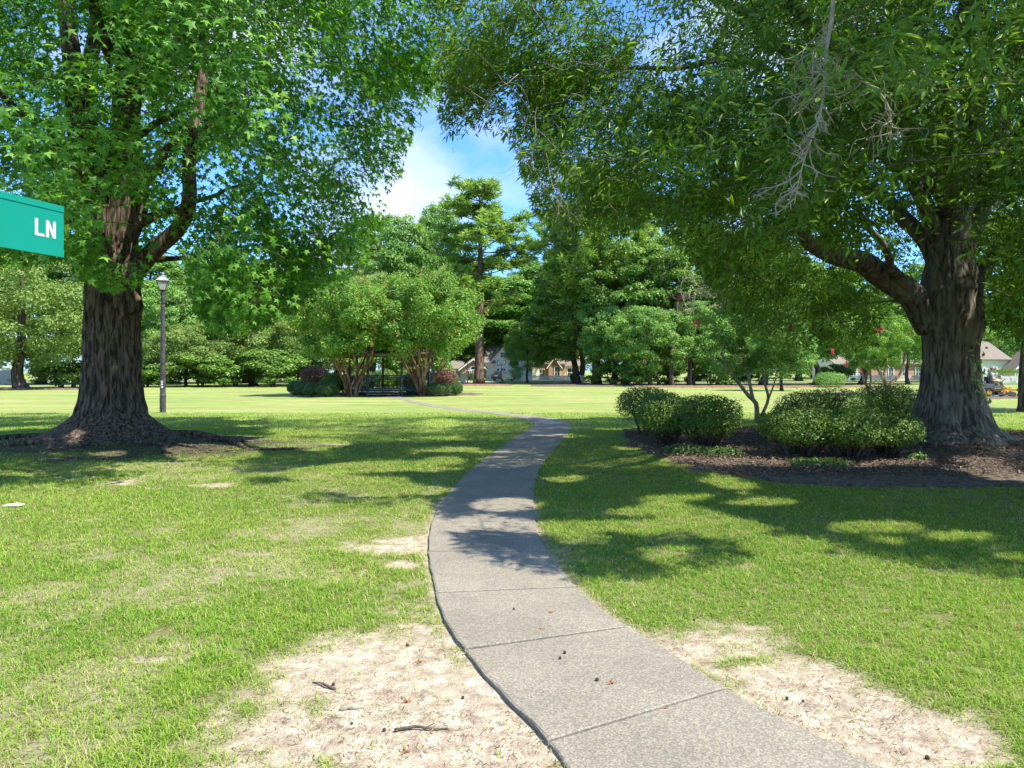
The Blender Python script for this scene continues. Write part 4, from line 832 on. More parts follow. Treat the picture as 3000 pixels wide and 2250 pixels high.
put('A', 2930, 0, 13, 10, 'green tree over the roof of the cream house', group=gp, d=112)
for k, (px, d, kd, h, wd_, lb) in enumerate([(-120, 84, 'B', 20, 15, 'dark background tree at the very left edge'), (120, 88, 'B', 19.5, 15, 'dark background tree behind the stout trunked tree'), (300, 86, 'C', 21, 13, 'leafy background tree behind the sweetgum trunk'), (440, 98, 'C', 20, 13, 'background tree high behind the lantern'), (590, 92, 'B', 16, 14, 'dark background tree behind the olive green tree'), (720, 96, 'C', 19, 13, 'background tree behind the forked trunk'), (860, 100, 'B', 17, 14, 'dark background tree left of the gazebo myrtles'), (980, 112, 'B', 17, 14, 'dark background tree behind the gazebo, farthest back'),
        (1480, 150, 'B', 17, 16, 'distant dark tree behind the white gabled house'), (1600, 150, 'C', 22, 16, 'distant tree behind the brick house'), (1340, 150, 'B', 17, 16, 'distant tree behind the brick wing of the white house'), (1700, 112, 'C', 24, 13, 'leafy tree in the wood behind the fence end'), (1800, 112, 'C', 25, 13, 'leafy tree deep in the wood right of the pines'), (2040, 112, 'C', 25, 14, 'leafy tree deep in the wood above the young trees'), (2180, 112, 'B', 22, 14, 'dark tree deep in the wood behind the lone myrtle'), (2340, 118, 'C', 22, 14, 'leafy tree deep in the wood behind the straw bed'), (2480, 150, 'B', 20, 16, 'distant dark tree left behind the far white house'), (2620, 150, 'C', 22, 16, 'distant leafy tree right behind the far white house'), (3060, 120, 'B', 20, 15, 'background tree beyond the right edge of the cream house')]):
    put(kd, px, 0, h, wd_, lb, group=gp, d=d)
for k, (px, d, lb) in enumerate([(-100,180,'far end left of everything'),(560,170,'behind the olive tree'),(820,175,'behind the forked trunk'),(1060,172,'behind the gazebo'),(1270,178,'behind the right gazebo myrtle'),(1440,185,'behind the white gabled house'),(1580,182,'behind the brick house'),(1740,176,'behind the thick pine trunk'),(1900,170,'behind the left clipped bush'),(2060,172,'behind the young trees'),(2220,170,'behind the lone myrtle'),(2380,174,'behind the straw bed'),(2560,185,'behind the far white house'),(2740,180,'behind the oak trunk'),(2920,178,'behind the cream house'),(3120,176,'beyond the right edge')]):
    put('D', px, 0, 13, 26, 'wide far tree closing the horizon ' + lb, group='distant trees on the horizon', d=d)
for k, (px, b_, lb) in enumerate([(1860, 1131, 'dark understory bush right of the shaded mound'), (1930, 1129, 'dark understory bush under the bright young trees'), (2080, 1130, 'small yellow green bush on the straw bed behind the lone myrtle'), (2165, 1128, 'dark understory bush behind the straw bed'), (1790, 1128, 'dark understory bush beside the thick pine trunk'), (2450, 1124, 'rounded bush beside the thick dark trunk')]):
    put('S', px, b_, 2.6, 5.5, lb, 'shrub', 'understory bushes of the right wood')
# bare trunks one can pick out under the wood
def bare_trunk(px, base, hgt, r, label, br=M_barkB, twigs=0):
    d = EYE*F/(base - HZ); x = (px - 1500)/F*d; t = empty('tree_trunk', (x, d, 0), 0, label, 'tree trunk', 'dark trunks standing in the right wood')
    q = MB(); P = smooth_pts(np.array([(0, 0, -.1), (rng.normal()*.1, 0, hgt*.3), (rng.normal()*.3, 0, hgt*.7), (rng.normal()*.4, 0, hgt)]), 14); rr = r*(1 - .6*np.linspace(0, 1, 14)); rr[0] *= 1.5; q.tube(P, rr, 9)
    if twigs:
        for k in range(twigs):
            j = 5 + k % 8; a = rng.random()*6.28; e = P[j] + np.array([math.cos(a), math.sin(a), .9])*rng.uniform(1, 2.6); q.tube([P[j], (P[j] + e)/2 + [0, 0, -.1], e], [.06, .04, .015], 4)
    q.build('trunk', br, t, smooth=True)
bare_trunk(1968, 1132, 9, .26, 'brown trunk behind the leftmost clipped bush')
bare_trunk(2020, 1131, 10, .27, 'black shaded trunk right of the brown one, over the clipped bushes')
bare_trunk(2128, 1129, 9, .12, 'slim dark trunk left of the lone myrtle stems')
bare_trunk(2142, 1129, 9, .11, 'slim dark trunk nearest the lone myrtle stems')
bare_trunk(1905, 1110, 33, .28, 'leafless dead snag rising above the wood against the sky', twigs=26)
# ---------------------------------------------------------------- crape myrtles
def myrtle(name, base, stems, H_, rx, z0, nl, nleaf, lsize, blooms, bloom_mat, label, matl=M_myr, sr=.075, shape='vase', bloomsz=.25, custom=None, nb=160, bark=None):
    t = empty(name, (base[0], base[1], HZ_(*base)), 0, label, 'tree'); q = MB(); nodes = []
    if custom:
        for P, r in custom:
            P = smooth_pts(np.array(P, float), 16); rr = r*(1 - .55*np.linspace(0, 1, 16)); q.tube(P, rr, 9); nodes += [(p, x) for p, x in zip(P[9:], rr[9:])]
    else:
        for k in range(stems):
            a = k/stems*6.283 + rng.normal()*.25; sp = rx*rng.uniform(.28, .5); b0 = .16 + .12*rng.random()
            P = [(b0*math.cos(a), b0*math.sin(a), -.1), (b0*1.3*math.cos(a), b0*1.3*math.sin(a), .4), (sp*.42*math.cos(a + .2), sp*.42*math.sin(a + .2), H_*.2), (sp*.75*math.cos(a), sp*.75*math.sin(a), H_*.36), (sp*1.1*math.cos(a), sp*1.1*math.sin(a), H_*.55)]
            P = np.array(P); P[1:, :2] += rng.normal(size=(4, 2))*.08; P = smooth_pts(P, 16); rr = sr*rng.uniform(.7, 1.15)*(1 - .6*np.linspace(0, 1, 16)); rr[0] *= 1.7; q.tube(P, rr, 8); nodes += [(p, x) for p, x in zip(P[6:], rr[6:])]
            c = P[7]; e = c + np.array([math.cos(a + .7)*sp*.5, math.sin(a + .7)*sp*.5, H_*.25]); q.tube(smooth_pts(np.array([c, (c + e)/2 + [0, 0, -.1], e]), 6), np.linspace(sr*.5, sr*.25, 6), 6); nodes.append((e, sr*.25))
    L_ = []
    while len(L_) < nl:
        k = rng.random(); wf = (.55 + .6*k) if k < .5 else .85*math.sqrt(max(.03, 1 - ((k - .5)/.5)**2*.9)) + .02
        r = math.sqrt(rng.random())**.7; a = rng.random()*6.283; L_.append((r*wf*rx*math.cos(a), r*wf*rx*math.sin(a), z0 + k*(H_ - z0)))
    L_ = np.array(L_); rad = rng.uniform(.07, .19, nl)*rx; L_ += norm(L_ - np.array([0, 0, z0]))*(rng.random((nl, 1))**3*.16*rx)
    grow(q, [a for a, b in nodes], [b for a, b in nodes], L_, tip=.008, maxr=sr*.5, up=.35)
    q.build('trunk', bark or M_barkM, t, smooth=True)
    idx = rng.integers(0, nl, nleaf); d = sphere_dirs(nleaf); C = L_[idx] + d*(rad[idx]*(.35 + .8*rng.random(nleaf)**.6))[:, None]*np.array([1, 1, .8])
    l_ = MB(); place_leaves(l_, C, d*.6 + np.array([0, 0, .5]) + rng.normal(size=(nleaf, 3))*.45, rng.normal(size=(nleaf, 3)) + [0, 0, -.5], lsize*rng.uniform(.6, 1.3, nleaf), DIAM, DIAMF, np.clip(.4 + rng.normal(0, .12, nl)[idx] + rng.normal(0, .15, nleaf), 0, 1)); l_.build('crown', matl, t)
    if blooms is not None:
        for k, c in enumerate(blooms):
            n_ = nb; dd = sphere_dirs(n_); Cb = np.array(c) + dd*(bloomsz*rng.random(n_)**.5)[:, None]*np.array([.55, .55, 1]); l_ = MB(); place_leaves(l_, Cb, rng.normal(size=(n_, 3)), rng.normal(size=(n_, 3)), np.full(n_, bloomsz*.22), DIAM, DIAMF, rng.random(n_)); l_.build('flower_cluster', bloom_mat, t)
    return t, L_, rad
for k, (px, dd, lb) in enumerate([(1032, 45.3, 'bright crape myrtle with red brown stems left of the gazebo steps'), (1241, 45.3, 'bright crape myrtle with red brown stems right of the gazebo steps')]):
    x = (px - 1500)/F*dd
    t, L_, rad = myrtle('crape_myrtle', (x, dd), 11, 7.0, 4.6, 2.9, 150, 62000, .15, None, None, lb, sr=.10)
    top = L_[(L_[:, 2] > 3.4)]; l_ = MB()
    Cc = np.repeat(top, 2, 0) + rng.normal(size=(len(top)*2, 3))*.42 + [0, -.25, .3]; n_ = 26; C = np.repeat(Cc, n_, 0) + rng.normal(size=(len(Cc)*n_, 3))*np.array([.06, .06, .11])
    place_leaves(l_, C, rng.normal(size=(len(C), 3)), rng.normal(size=(len(C), 3)), np.full(len(C), .07), DIAM, DIAMF, rng.random(len(C))); o = l_.build('seed_heads', M_seed, t); o['kind'] = 'stuff'; o['label'] = 'yellow orange seed heads at the branch tips'
def Z1(x, y, d): return W(1820 + x/3.016, 780 + y/3.016, d)
bx = W(2218, 1234, 21.8); B0 = np.array([bx[0], bx[1], 0])
cu = [([(0, 0, -.1), Z1(1200, 1300, 21.8) - B0, Z1(1190, 1210, 21.8) - B0, Z1(1130, 1150, 21.7) - B0, Z1(1060, 1060, 21.6) - B0, Z1(970, 950, 21.5) - B0, Z1(930, 850, 21.3) - B0, Z1(880, 770, 21.2) - B0], .085),
      ([Z1(1165, 1180, 21.8) - B0, Z1(1140, 1060, 22) - B0, Z1(1120, 940, 22.1) - B0, Z1(1085, 850, 22.2) - B0, Z1(1000, 780, 22.4) - B0], .06),
      ([(.1, 0, -.1), Z1(1240, 1330, 21.9) - B0, Z1(1300, 1170, 22) - B0, Z1(1272, 1050, 22.1) - B0, Z1(1250, 900, 22.2) - B0, Z1(1240, 770, 22.3) - B0], .06),
      ([Z1(1305, 1165, 22) - B0, Z1(1345, 1060, 22) - B0, Z1(1360, 1000, 21.8) - B0], .035),
      ([Z1(950, 900, 21.4) - B0, Z1(905, 800, 21.3) - B0, Z1(890, 690, 21.3) - B0], .03)]
cu = [([np.array(p, float) for p in P], r) for P, r in cu]
bl = [W(1989, 876, 20.6) - B0, W(2033, 951, 20.8) - B0, W(2045, 948, 20.9) - B0, W(2307, 959, 21.3) - B0, W(2318, 966, 21.3) - B0]
myrtle('crape_myrtle', (B0[0], B0[1]), 0, 4.9, 2.2, 1.6, 60, 15000, .075, bl, M_bloom, 'lone slim crape myrtle with bare forked stems and red blooms in the near bed', M_bg2, custom=cu, bloomsz=.12, bark=mat('pale_stem', (.17, .14, .10), .85, (.30, .26, .19), 6))
d3 = 46
def Z5(x, y, d): return W(2380 + x/6.38, 960 + y/6.38, d)
for (px, dd, pts, lb, Hh) in [(2600, 46, [(1200, 60), (1840, 90), (1290, 40)], 'crape myrtle with wide forked trunk and pink blooms just left of the oak trunk', 5.2), (2545, 48, [(630, 690), (890, 800), (385, 445)], 'crape myrtle with two thin stems and pink blooms beside its larger neighbour', 4.8)]:
    x = (px - 1500)/F*dd
    if px == 2600: cuu = [([(0, 0, -.1), (0, 0, .45), (-.15, 0, .85), (-.5, 0, 1.5), (-.75, .1, 2.3)], .16), ([(0, 0, .5), (.3, 0, .85), (.75, 0, 1.25), (1.0, 0, 1.9), (1.15, 0, 2.8)], .12), ([(-.3, 0, 1.2), (-.1, .1, 1.7), (.1, .2, 2.4)], .07)]
    else: cuu = [([(0, 0, -.1), (-.05, 0, .4), (-.35, 0, 1.0), (-.5, 0, 1.8), (-.9, 0, 2.6)], .10), ([(0, 0, .3), (.15, 0, .9), (.12, 0, 1.6), (.2, 0, 2.5)], .08)]
    bb = [Z5(a, b, dd - 1.6) - np.array([x, dd, 0]) for a, b in pts]
    myrtle('crape_myrtle', (x, dd), 0, Hh, 2.5, 1.9, 60, 17000, .11, bb, M_bloom, lb, M_myr, custom=cuu, bloomsz=.24)
# lichen covered bare twigs high above the bed
t = empty('bare_branch', (0, 0, 0), 0, 'pale lichen covered leafless branch among the leaves above the left clipped bush', 'branch'); q = MB()
o0 = Z1(900, 210, 24); 
def tw2(p, dr, ln, r, dep):
    Q = [np.array(p)]; d = norm(np.array(dr, float))
    for k in range(5): d = norm(d + rng.normal(size=3)*.25); Q.append(Q[-1] + d*ln/5)
    q.tube(Q, np.linspace(r, r*.4, 6), 4, caps=False)
    if dep:
        for k in range(1, 6): tw2(Q[k], d + rng.normal(size=3)*.8, ln*.55, r*.6, dep - 1)
tw2(o0 + [1.6, 0, -.2], (-1, 0, .1), 1.6, .03, 3); tw2(o0 + [.4, 0, -.3], (-1, 0, -.15), 1.7, .02, 3); tw2(o0 + [0.2, 0, .1], (-.9, 0, .25), 1.2, .02, 3)
q.build('twigs', M_twig, t)
# tree at the very right edge
t, _ = lobes_tree('edge_tree', 9, 7, 3.2, 60, 22000, .14, M_oak, M_barkB, .30)
t.location = ((3012 - 1500)/F*27, 27, HZ_(19.9, 27)); tag(t, 'tree with pale grey trunk cut off by the right picture edge', 'tree')

# ---------------------------------------------------------------- hedges, boxwood, barberry
def bush(name, x, y, rx, ry, h, zlo, nleaf, ls, ml, label, group=None, stems=14, cat='shrub', p=2.6, jit=.05, core=True, rz=0):
    t = empty(name, (x, y, HZ_(x, y)), rz, label, cat, group); q = MB()
    for k in range(stems):
        a = rng.random()*6.283; r = rng.random()**.5*.85; b0 = rng.random()*.35
        e = np.array([r*rx*math.cos(a), r*ry*math.sin(a), h*rng.uniform(.55, .85)]); s = np.array([b0*e[0], b0*e[1], -.05])
        q.tube(smooth_pts(np.array([s, (s + e)/2 + [0, 0, -.05*h], e]), 6), np.linspace(.014, .005, 6)*(1 + h*.3), 5, caps=False)
    q.build('stems', M_barkB, t, smooth=True)
    d = sphere_dirs(nleaf); 
    nrm = (np.abs(d[:, 0])**p + np.abs(d[:, 1])**p + np.abs(d[:, 2])**p)**(-1/p); S_ = d*nrm[:, None]
    depth = 1 - .42*rng.random(nleaf)**1.8; lump = 1 + .34*(fbm(d[:, 0]*3 + 9, d[:, 1]*3 + d[:, 2]*2.1 + 4, 3, int(abs(x)*7)) - .5) + jit*rng.normal(size=nleaf)*.6
    C = S_*(depth*lump)[:, None]; zc = (h + zlo)/2; hh = (h - zlo)/2
    C = C*np.array([rx, ry, hh]) + [0, 0, zc]
    sh_ = (rng.random(nleaf) < .05) & (d[:, 2] > .2); C[sh_] += d[sh_]*rng.uniform(.02, .13, (sh_.sum(), 1))*h
    # thin out near the base so the stems show
    lo = (C[:, 2] - zlo)/(h - zlo); keep = (rng.random(nleaf) < np.clip(.06 + lo*2.4, 0, 1)) & (C[:, 2] > .01); C, d = C[keep], d[keep]; n_ = len(C)
    l_ = MB(); place_leaves(l_, C, d + np.array([0, 0, .3]) + rng.normal(size=(n_, 3))*.5, rng.normal(size=(n_, 3)) + [0, 0, .3], ls*rng.uniform(.6, 1.35, n_), DIAM, DIAMF, np.clip(.42 + .6*(fbm(C[:, 0]*2 + 5, C[:, 1]*2 + C[:, 2]*3, 3, 5) - .5) + rng.normal(0, .17, n_), 0, 1)); l_.build('foliage', ml, t)
    return t
def at_(px, base, d=None): d = d or EYE*F/(base - HZ); return (px - 1500)/F*d, d
gb = 'clipped shrubs in the near mulch bed'
for (px, d, rx, ry, h, zlo, nlf, lb) in [(1890, 17.6, .70, .8, 1.20, .3, 9500, 'clipped bush farthest left and farthest back in the near mulch bed'), (1950, 14.9, .62, .75, 1.12, .22, 11000, 'clipped bush, middle one of the left trio in the mulch bed'), (2068, 14.3, .72, .75, 1.10, .22, 13500, 'wide clipped bush at the right of the left trio, with bare brown stems below'),
                                   (2350, 12.9, .76, .8, .92, .22, 15000, 'broad low clipped bush left half of the big hedge clump beside the oak'), (2490, 12.5, .68, .8, .90, .22, 14000, 'clipped bush middle of the big hedge clump beside the oak'), (2600, 12.6, .48, .7, .82, .2, 9500, 'clipped bush at the right end of the big hedge clump, touching the oak base'),
                                   (2420, 17.3, 1.25, .7, 1.12, .2, 17000, 'low clipped bush whose flat top shows behind the big hedge clump'), (2605, 19.0, .88, .8, 1.22, .25, 16000, 'dark squared bush between the oak trunk and the path behind')]:
    x, y = at_(px, 0, d); bush('clipped_bush', x, y, rx, ry, h, zlo, nlf, .042, M_hol, lb, gb, stems=46 if d < 16 else 16, p=2.3)
for (px, d, w_, h, lb) in [(2232, 20.6, .18, .35, 'tiny dark seedling bush at the foot of the lone myrtle'), (2010, 13.2, .4, .22, 'low leafy sprouts in front of the left bushes'), (2110, 13.0, .45, .2, 'low leafy sprouts in front of the widest left bush'), (2400, 11.6, .5, .16, 'low leafy sprouts in front of the big hedge clump')]:
    x, y = at_(px, 0, d); bush('ground_sprouts', x, y, w_, w_*.7, h, .0, 900, .05, M_box, lb, stems=3, cat='plant')
x, y = at_(2690, 1358); bush('weed_patch', x, y, .16, .12, .14, 0, 160, .06, M_bg1, 'small bright green weed on the mulch in front of the oak', stems=3, cat='plant')
def boxw(px, base, wpx, hpx, lb, d=None, ml=M_box, n_=9000, ls=.06, grp='clipped round shrubs around the gazebo', nm='boxwood'):
    x, y = at_(px, base, d); r = wpx/2/F*y; h = hpx/F*y
    bush(nm, x, y, r, r*.95, h, .03, n_, ls, ml, lb, grp, stems=6, p=2.15, jit=.015)
boxw(866, 1158, 48, 42, 'clipped round boxwood ball at the far left end of the gazebo row', 47)
boxw(889, 1162, 56, 42, 'clipped round boxwood ball second from the left end of the gazebo row', 45.4)
boxw(916, 1164, 56, 40, 'clipped round boxwood ball third from the left end of the gazebo row', 44.2)
boxw(958, 1164, 66, 38, 'broad boxwood ball nearest the left crape myrtle', 43.9)
boxw(1284, 1160, 88, 40, 'broad boxwood in shade right of the right crape myrtle', 45.2)
boxw(1334, 1158, 42, 42, 'sunlit boxwood ball at the right end of the gazebo planting', 46)
boxw(922, 0, 86, 80, 'tall dome of dark red barberry left of the gazebo', 50, M_bar, 14000, .075, None, 'barberry_bush')
boxw(1306, 0, 72, 72, 'tall dome of pinkish red barberry right of the gazebo', 50, M_bar, 14000, .075, None, 'barberry_bush')
boxw(982, 0, 90, 62, 'loose dark green shrub between the red barberry and the left crape myrtle', 47.5, M_hol, 9000, .10, None, 'shrub')
for k, (px, w_) in enumerate([(1060, 70), (1128, 76), (1196, 70)]): boxw(px, 0, w_, 66, ('dark low shrub seen through the left part of the gazebo', 'dark low shrub seen through the gazebo opening', 'dark low shrub seen through the right part of the gazebo')[k], 54, M_hol, 7000, .11, 'dark shrubs right behind the gazebo', 'shrub')
boxw(1205, 0, 50, 60, 'dark shrub against the gazebo side behind the right crape myrtle', 48.5, M_hol, 7000, .10, None, 'shrub')

# ---------------------------------------------------------------- gazebo
def gazebo():
    d = 45.4; ap = 2.7; cx = (1127 - 1500)/F*d; cy = d + ap; Rr = ap/math.cos(math.pi/8)
    t = empty('gazebo', (cx, cy, 0), 0, 'dark grey octagonal gazebo with open steps between the two bright crape myrtles', 'gazebo')
    V = [(Rr*math.cos(-math.pi/2 + math.pi/8 + k*math.pi/4), Rr*math.sin(-math.pi/2 + math.pi/8 + k*math.pi/4)) for k in range(8)]
    fz = .42; q = MB(); q.addp([(x, y, fz) for x, y in V] + [(x, y, fz - .12) for x, y in V], [list(range(8)), list(range(15, 7, -1))] + [[k, 8 + k, 8 + (k+1) % 8, (k+1) % 8] for k in range(8)]); q.build('floor', M_paint, t)
    for x, y in V: q = MB(); q.box((x*.985, y*.985, 1.4), (.13, .13, 2.8), math.atan2(y, x)); q.build('post', M_paint, t)
    q = MB()
    for k in range(8):
        a, b = np.array(V[k]), np.array(V[(k+1) % 8]); m_ = (a + b)/2; L_ = np.linalg.norm(b - a); rz = math.atan2(*(b - a)[::-1]); q.box((m_[0], m_[1], 2.72), (L_ + .02, .09, .24), rz)
    q.build('beam', mat('beam_paint', (.16, .17, .16), .6, (.22, .23, .22), 4), t)
    q = MB(); e = 1.16; q.addp([(x*e, y*e, 2.80) for x, y in V] + [(x*.12, y*.12, 4.3) for x, y in V] + [(x*e, y*e, 2.74) for x, y in V], [[k, (k+1) % 8, 8 + (k+1) % 8, 8 + k] for k in range(8)] + [list(range(8, 16))] + [[k, 16 + k, 16 + (k+1) % 8, (k+1) % 8] for k in range(8)] + [list(range(23, 15, -1))]); q.build('roof', mat('shingles', (.05, .05, .05), .9, (.09, .085, .08), 30), t)
    for k in range(8):   # rail + lattice skirt on all sides except the front one
        a, b = np.array(V[k]), np.array(V[(k+1) % 8]); m_ = (a + b)/2
        if m_[1] < -ap*.97: continue
        L_ = np.linalg.norm(b - a) - .14; rz = math.atan2(*(b - a)[::-1]); u = (b - a)/np.linalg.norm(b - a); q = MB()
        for z in (fz + .12, fz + .86): q.box((m_[0], m_[1], z), (L_, .05, .07), rz)
        for s_ in np.linspace(-L_/2 + .08, L_/2 - .08, 13): q.box((m_[0] + u[0]*s_, m_[1] + u[1]*s_, fz + .49), (.03, .03, .67), rz)
        q.build('railing', M_paint, t)
        q = MB()
        for s_ in np.linspace(-L_/2, L_/2, 13):
            for sg in (-1, 1):
                p0 = np.array([m_[0] + u[0]*s_, m_[1] + u[1]*s_, .02]); p1 = np.array([m_[0] + u[0]*np.clip(s_ + sg*.28, -L_/2, L_/2), m_[1] + u[1]*np.clip(s_ + sg*.28, -L_/2, L_/2), .30]); q.tube([p0, p1], .014, 4)
        q.build('lattice', M_paint, t)
    # bench running round the inside back
    q = MB()
    for k in (2, 3, 4, 5):
        a, b = np.array(V[k])*.84, np.array(V[(k+1) % 8])*.84; m_ = (a + b)/2; rz = math.atan2(*(b - a)[::-1]); q.box((m_[0], m_[1], fz + .45), (np.linalg.norm(b - a), .4, .05), rz)
        for z in (.62, .75, .88): q.box((m_[0]*1.1, m_[1]*1.1, fz + z), (np.linalg.norm(b - a)*1.02, .03, .08), rz)
        q.box((m_[0]*1.03, m_[1]*1.03, fz + .21), (.08, .3, .42), rz)
    q.build('bench', mat('bench_paint', (.10, .11, .11), .6, (.15, .16, .16), 4), t)
    st = MB()
    q = MB(); w_ = 2.0
    for i, (z, yy) in enumerate([(.14, -ap - .62), (.28, -ap - .32), (.42, -ap - .03)]):
        for s_ in (-.07, .07): q.box((0, yy + s_*1.0 - .05, z), (w_, .13, .035))
    so_ = q.build('steps', mat('step_paint', (.17, .18, .18), .7, (.26, .27, .27), 6), t)
    for x in (-.98, -.33, .33, .98):
        q = MB()
        for i, (z, yy) in enumerate([(.12, -ap - .70), (.26, -ap - .40), (.40, -ap - .12)]): q.box((x, yy + .02, z/2), (.05, .06, z))
        q.box((x, -ap - .42, .02), (.05, .8, .04)); q.build('stringer', M_paint, so_)
    return t
gazebo()

# ---------------------------------------------------------------- lamp post
def lamp():
    d = 27.3; x = (477 - 1500)/F*d; t = empty('lamp_post', (x, d, HZ_(x, d)), .35, 'dark metal lamp post with a four sided white glass lantern, right of the sweetgum trunk', 'street lamp')
    Hh = 4.72; mp_ = mat('lamp_metal', (.035, .033, .036), .55, (.09, .085, .085), 7, .2, 60, metal=.2)
    q = MB(); q.lathe([(.115, -.1), (.115, .7), (.105, .72), (.10, 1.2), (.092, 2.5), (.082, 4.0), (.075, Hh - .12), (.10, Hh - .1), (.10, Hh - .04), (.05, Hh - .02), (.05, Hh + .05)], n=18); q.build('pole', mp_, t, smooth=False)
    q = MB(); b, w0, w1 = Hh + .05, .10, .20
    q.addp([(s*w, u*w, z) for w, z in ((w0, b), (w1, b + .34)) for s, u in ((-1, -1), (1, -1), (1, 1), (-1, 1))], [[0, 1, 5, 4], [1, 2, 6, 5], [2, 3, 7, 6], [3, 0, 4, 7]]); lg = bpy.data.materials.new('lantern_glass'); lg.use_nodes = True; B_ = lg.node_tree.nodes['Principled BSDF']; B_.inputs['Base Color'].default_value = (.75, .74, .70, 1); B_.inputs['Roughness'].default_value = .25; nn = lg.node_tree.nodes.new('ShaderNodeBsdfTranslucent'); nn.inputs[0].default_value = (.8, .8, .76, 1); mm = lg.node_tree.nodes.new('ShaderNodeMixShader'); mm.inputs[0].default_value = .5
    lg.node_tree.links.new(B_.outputs[0], mm.inputs[1]); lg.node_tree.links.new(nn.outputs[0], mm.inputs[2]); lg.node_tree.links.new(mm.outputs[0], lg.node_tree.nodes['Material Output'].inputs['Surface'])
    gl = q.build('lantern_glass', lg, t); q = MB()
    for s, u in ((-1, -1), (1, -1), (1, 1), (-1, 1)): q.tube([(s*w0, u*w0, b), (s*w1*1.01, u*w1*1.01, b + .35)], .013, 6)
    for w, z in ((w0, b), (w1, b + .34)):
        for s in (-1, 1): q.box((0, s*w, z), (2*w + .03, .025, .025)); q.box((s*w, 0, z), (.025, 2*w - .03, .025))
    q.build('lantern_frame', M_black, t)
    q = MB(); q.addp([(s*.235, u*.235, b + .36) for s, u in ((-1, -1), (1, -1), (1, 1), (-1, 1))] + [(s*.09, u*.09, b + .52) for s, u in ((-1, -1), (1, -1), (1, 1), (-1, 1))], [[3, 2, 1, 0], [0, 1, 5, 4], [1, 2, 6, 5], [2, 3, 7, 6], [3, 0, 4, 7], [4, 5, 6, 7]]); q.lathe([(.06, b + .52), (.07, b + .56), (.035, b + .59), (.045, b + .63), (.01, b + .70)], n=10); q.build('lantern_roof', mat('lantern_cap', (.22, .22, .23), .45, (.35, .35, .35), 8), t)
    q = MB()
    for z in (1.15, 1.25, 1.35): q.box((-.02, -.1125, z - .15), (.06, .006, .055))
    q.build('number_stickers', M_white, t)
lamp()

# ---------------------------------------------------------------- street sign
def sign():
    mg = mat('sign_green', (.0, .195, .145), .38, (.0, .22, .165), 3, spec=.5); mw = mat('sign_white', (.50, .53, .51), .4, (.56, .58, .56), 20)
    A = np.array([-2.02, 3.15]); dr = np.array([-.087, -.27]); dr /= np.linalg.norm(dr); L_ = .92; c = A + dr*L_/2; rz = math.atan2(-dr[1], -dr[0])
    zt, hh = 2.348, .2290
    t = empty('street_sign', (c[0], c[1], HZ_(*c)), rz, 'green street name sign with white letters LN reaching in from the left edge', 'street sign')
    z0 = zt - hh/2
    q = MB(); q.box((0, 0, z0), (L_, .004, hh - .05)); q.box((0, 0, zt - .0135), (L_, .010, .027)); q.box((0, 0, zt - hh + .0135), (L_, .010, .027)); q.build('blade', mg, t)
    # LN in strokes with the bevelled terminals of highway lettering; x to the right as seen from the camera side (local -y face)
    def stroke(q, P): q.addp([(x, -.0035, z0 - .5*.0 + z) for x, z in P] + [(x, -.0020, z0 + z) for x, z in P], [list(range(len(P))), list(range(2*len(P) - 1, len(P) - 1, -1))] + [[k, len(P) + k, len(P) + (k+1) % len(P), (k+1) % len(P)] for k in range(len(P))])
    le = L_/2; top, bot = .036, -.038; s = .0115
    q = MB(); x = le - .136
    stroke(q, [(x, bot), (x + .043, bot), (x + .043, bot + s), (x + s*1.2, bot + s), (x + s*1.2, top), (x, top)]); q.build('letter', mw, t)
    x = le - .085; w_ = .046; q = MB()
    stroke(q, [(x, bot), (x + s*1.15, bot), (x + s*1.15, top - .029), (x + w_ - s*1.15, bot), (x + w_, bot), (x + w_, top), (x + w_ - s*1.15, top), (x + w_ - s*1.15, bot + .030), (x + s*1.15, top), (x, top)][::1]); q.build('letter', mw, t)
    q = MB(); q.tube([(0, 0, -.3), (0, 0, zt - hh - .05)], .03, 12); q.box((0, 0, zt - hh - .02), (.10, .05, .09)); q.build('post', M_steel, t)
sign()

# ---------------------------------------------------------------- houses, fences
def brick(name, c1, c2, mortar=(.5, .47, .43)):
    m = bpy.data.materials.new(name); m.use_nodes = True; n = m.node_tree.nodes; l = m.node_tree.links.new; b = n['Principled BSDF']; b.inputs['Roughness'].default_value = .9
    t = n.new('ShaderNodeTexCoord'); mp = n.new('ShaderNodeMapping'); mp.inputs['Rotation'].default_value = (R_(90), 0, 0); l(t.outputs['Object'], mp.inputs[0])
    k = n.new('ShaderNodeTexBrick'); k.inputs['Color1'].default_value = (*c1, 1); k.inputs['Color2'].default_value = (*c2, 1); k.inputs['Mortar'].default_value = (*mortar, 1); k.inputs['Scale'].default_value = 4; k.inputs['Mortar Size'].default_value = .015; l(mp.outputs[0], k.inputs['Vector']); l(k.outputs[0], b.inputs['Base Color']); return m
def siding(name, c, step=.16):
    m = bpy.data.materials.new(name); m.use_nodes = True; n = m.node_tree.nodes; l = m.node_tree.links.new; b = n['Principled BSDF']; b.inputs['Roughness'].default_value = .7; b.inputs['Base Color'].default_value = (*c, 1)
    t = n.new('ShaderNodeTexCoord'); w_ = n.new('ShaderNodeTexWave'); w_.bands_direction = 'Z'; w_.wave_profile = 'SAW'; w_.inputs['Scale'].default_value = .5/step/1.0*.32; l(t.outputs['Object'], w_.inputs['Vector'])
    bb = n.new('ShaderNodeBump'); bb.inputs['Distance'].default_value = .05; l(w_.outputs['Fac'], bb.inputs['Height']); l(bb.outputs[0], b.inputs['Normal']); return m
M_brick = brick('tan_brick', (.24, .15, .105), (.31, .20, .14)); M_redb = brick('red_brick', (.36, .19, .13), (.44, .25, .17))
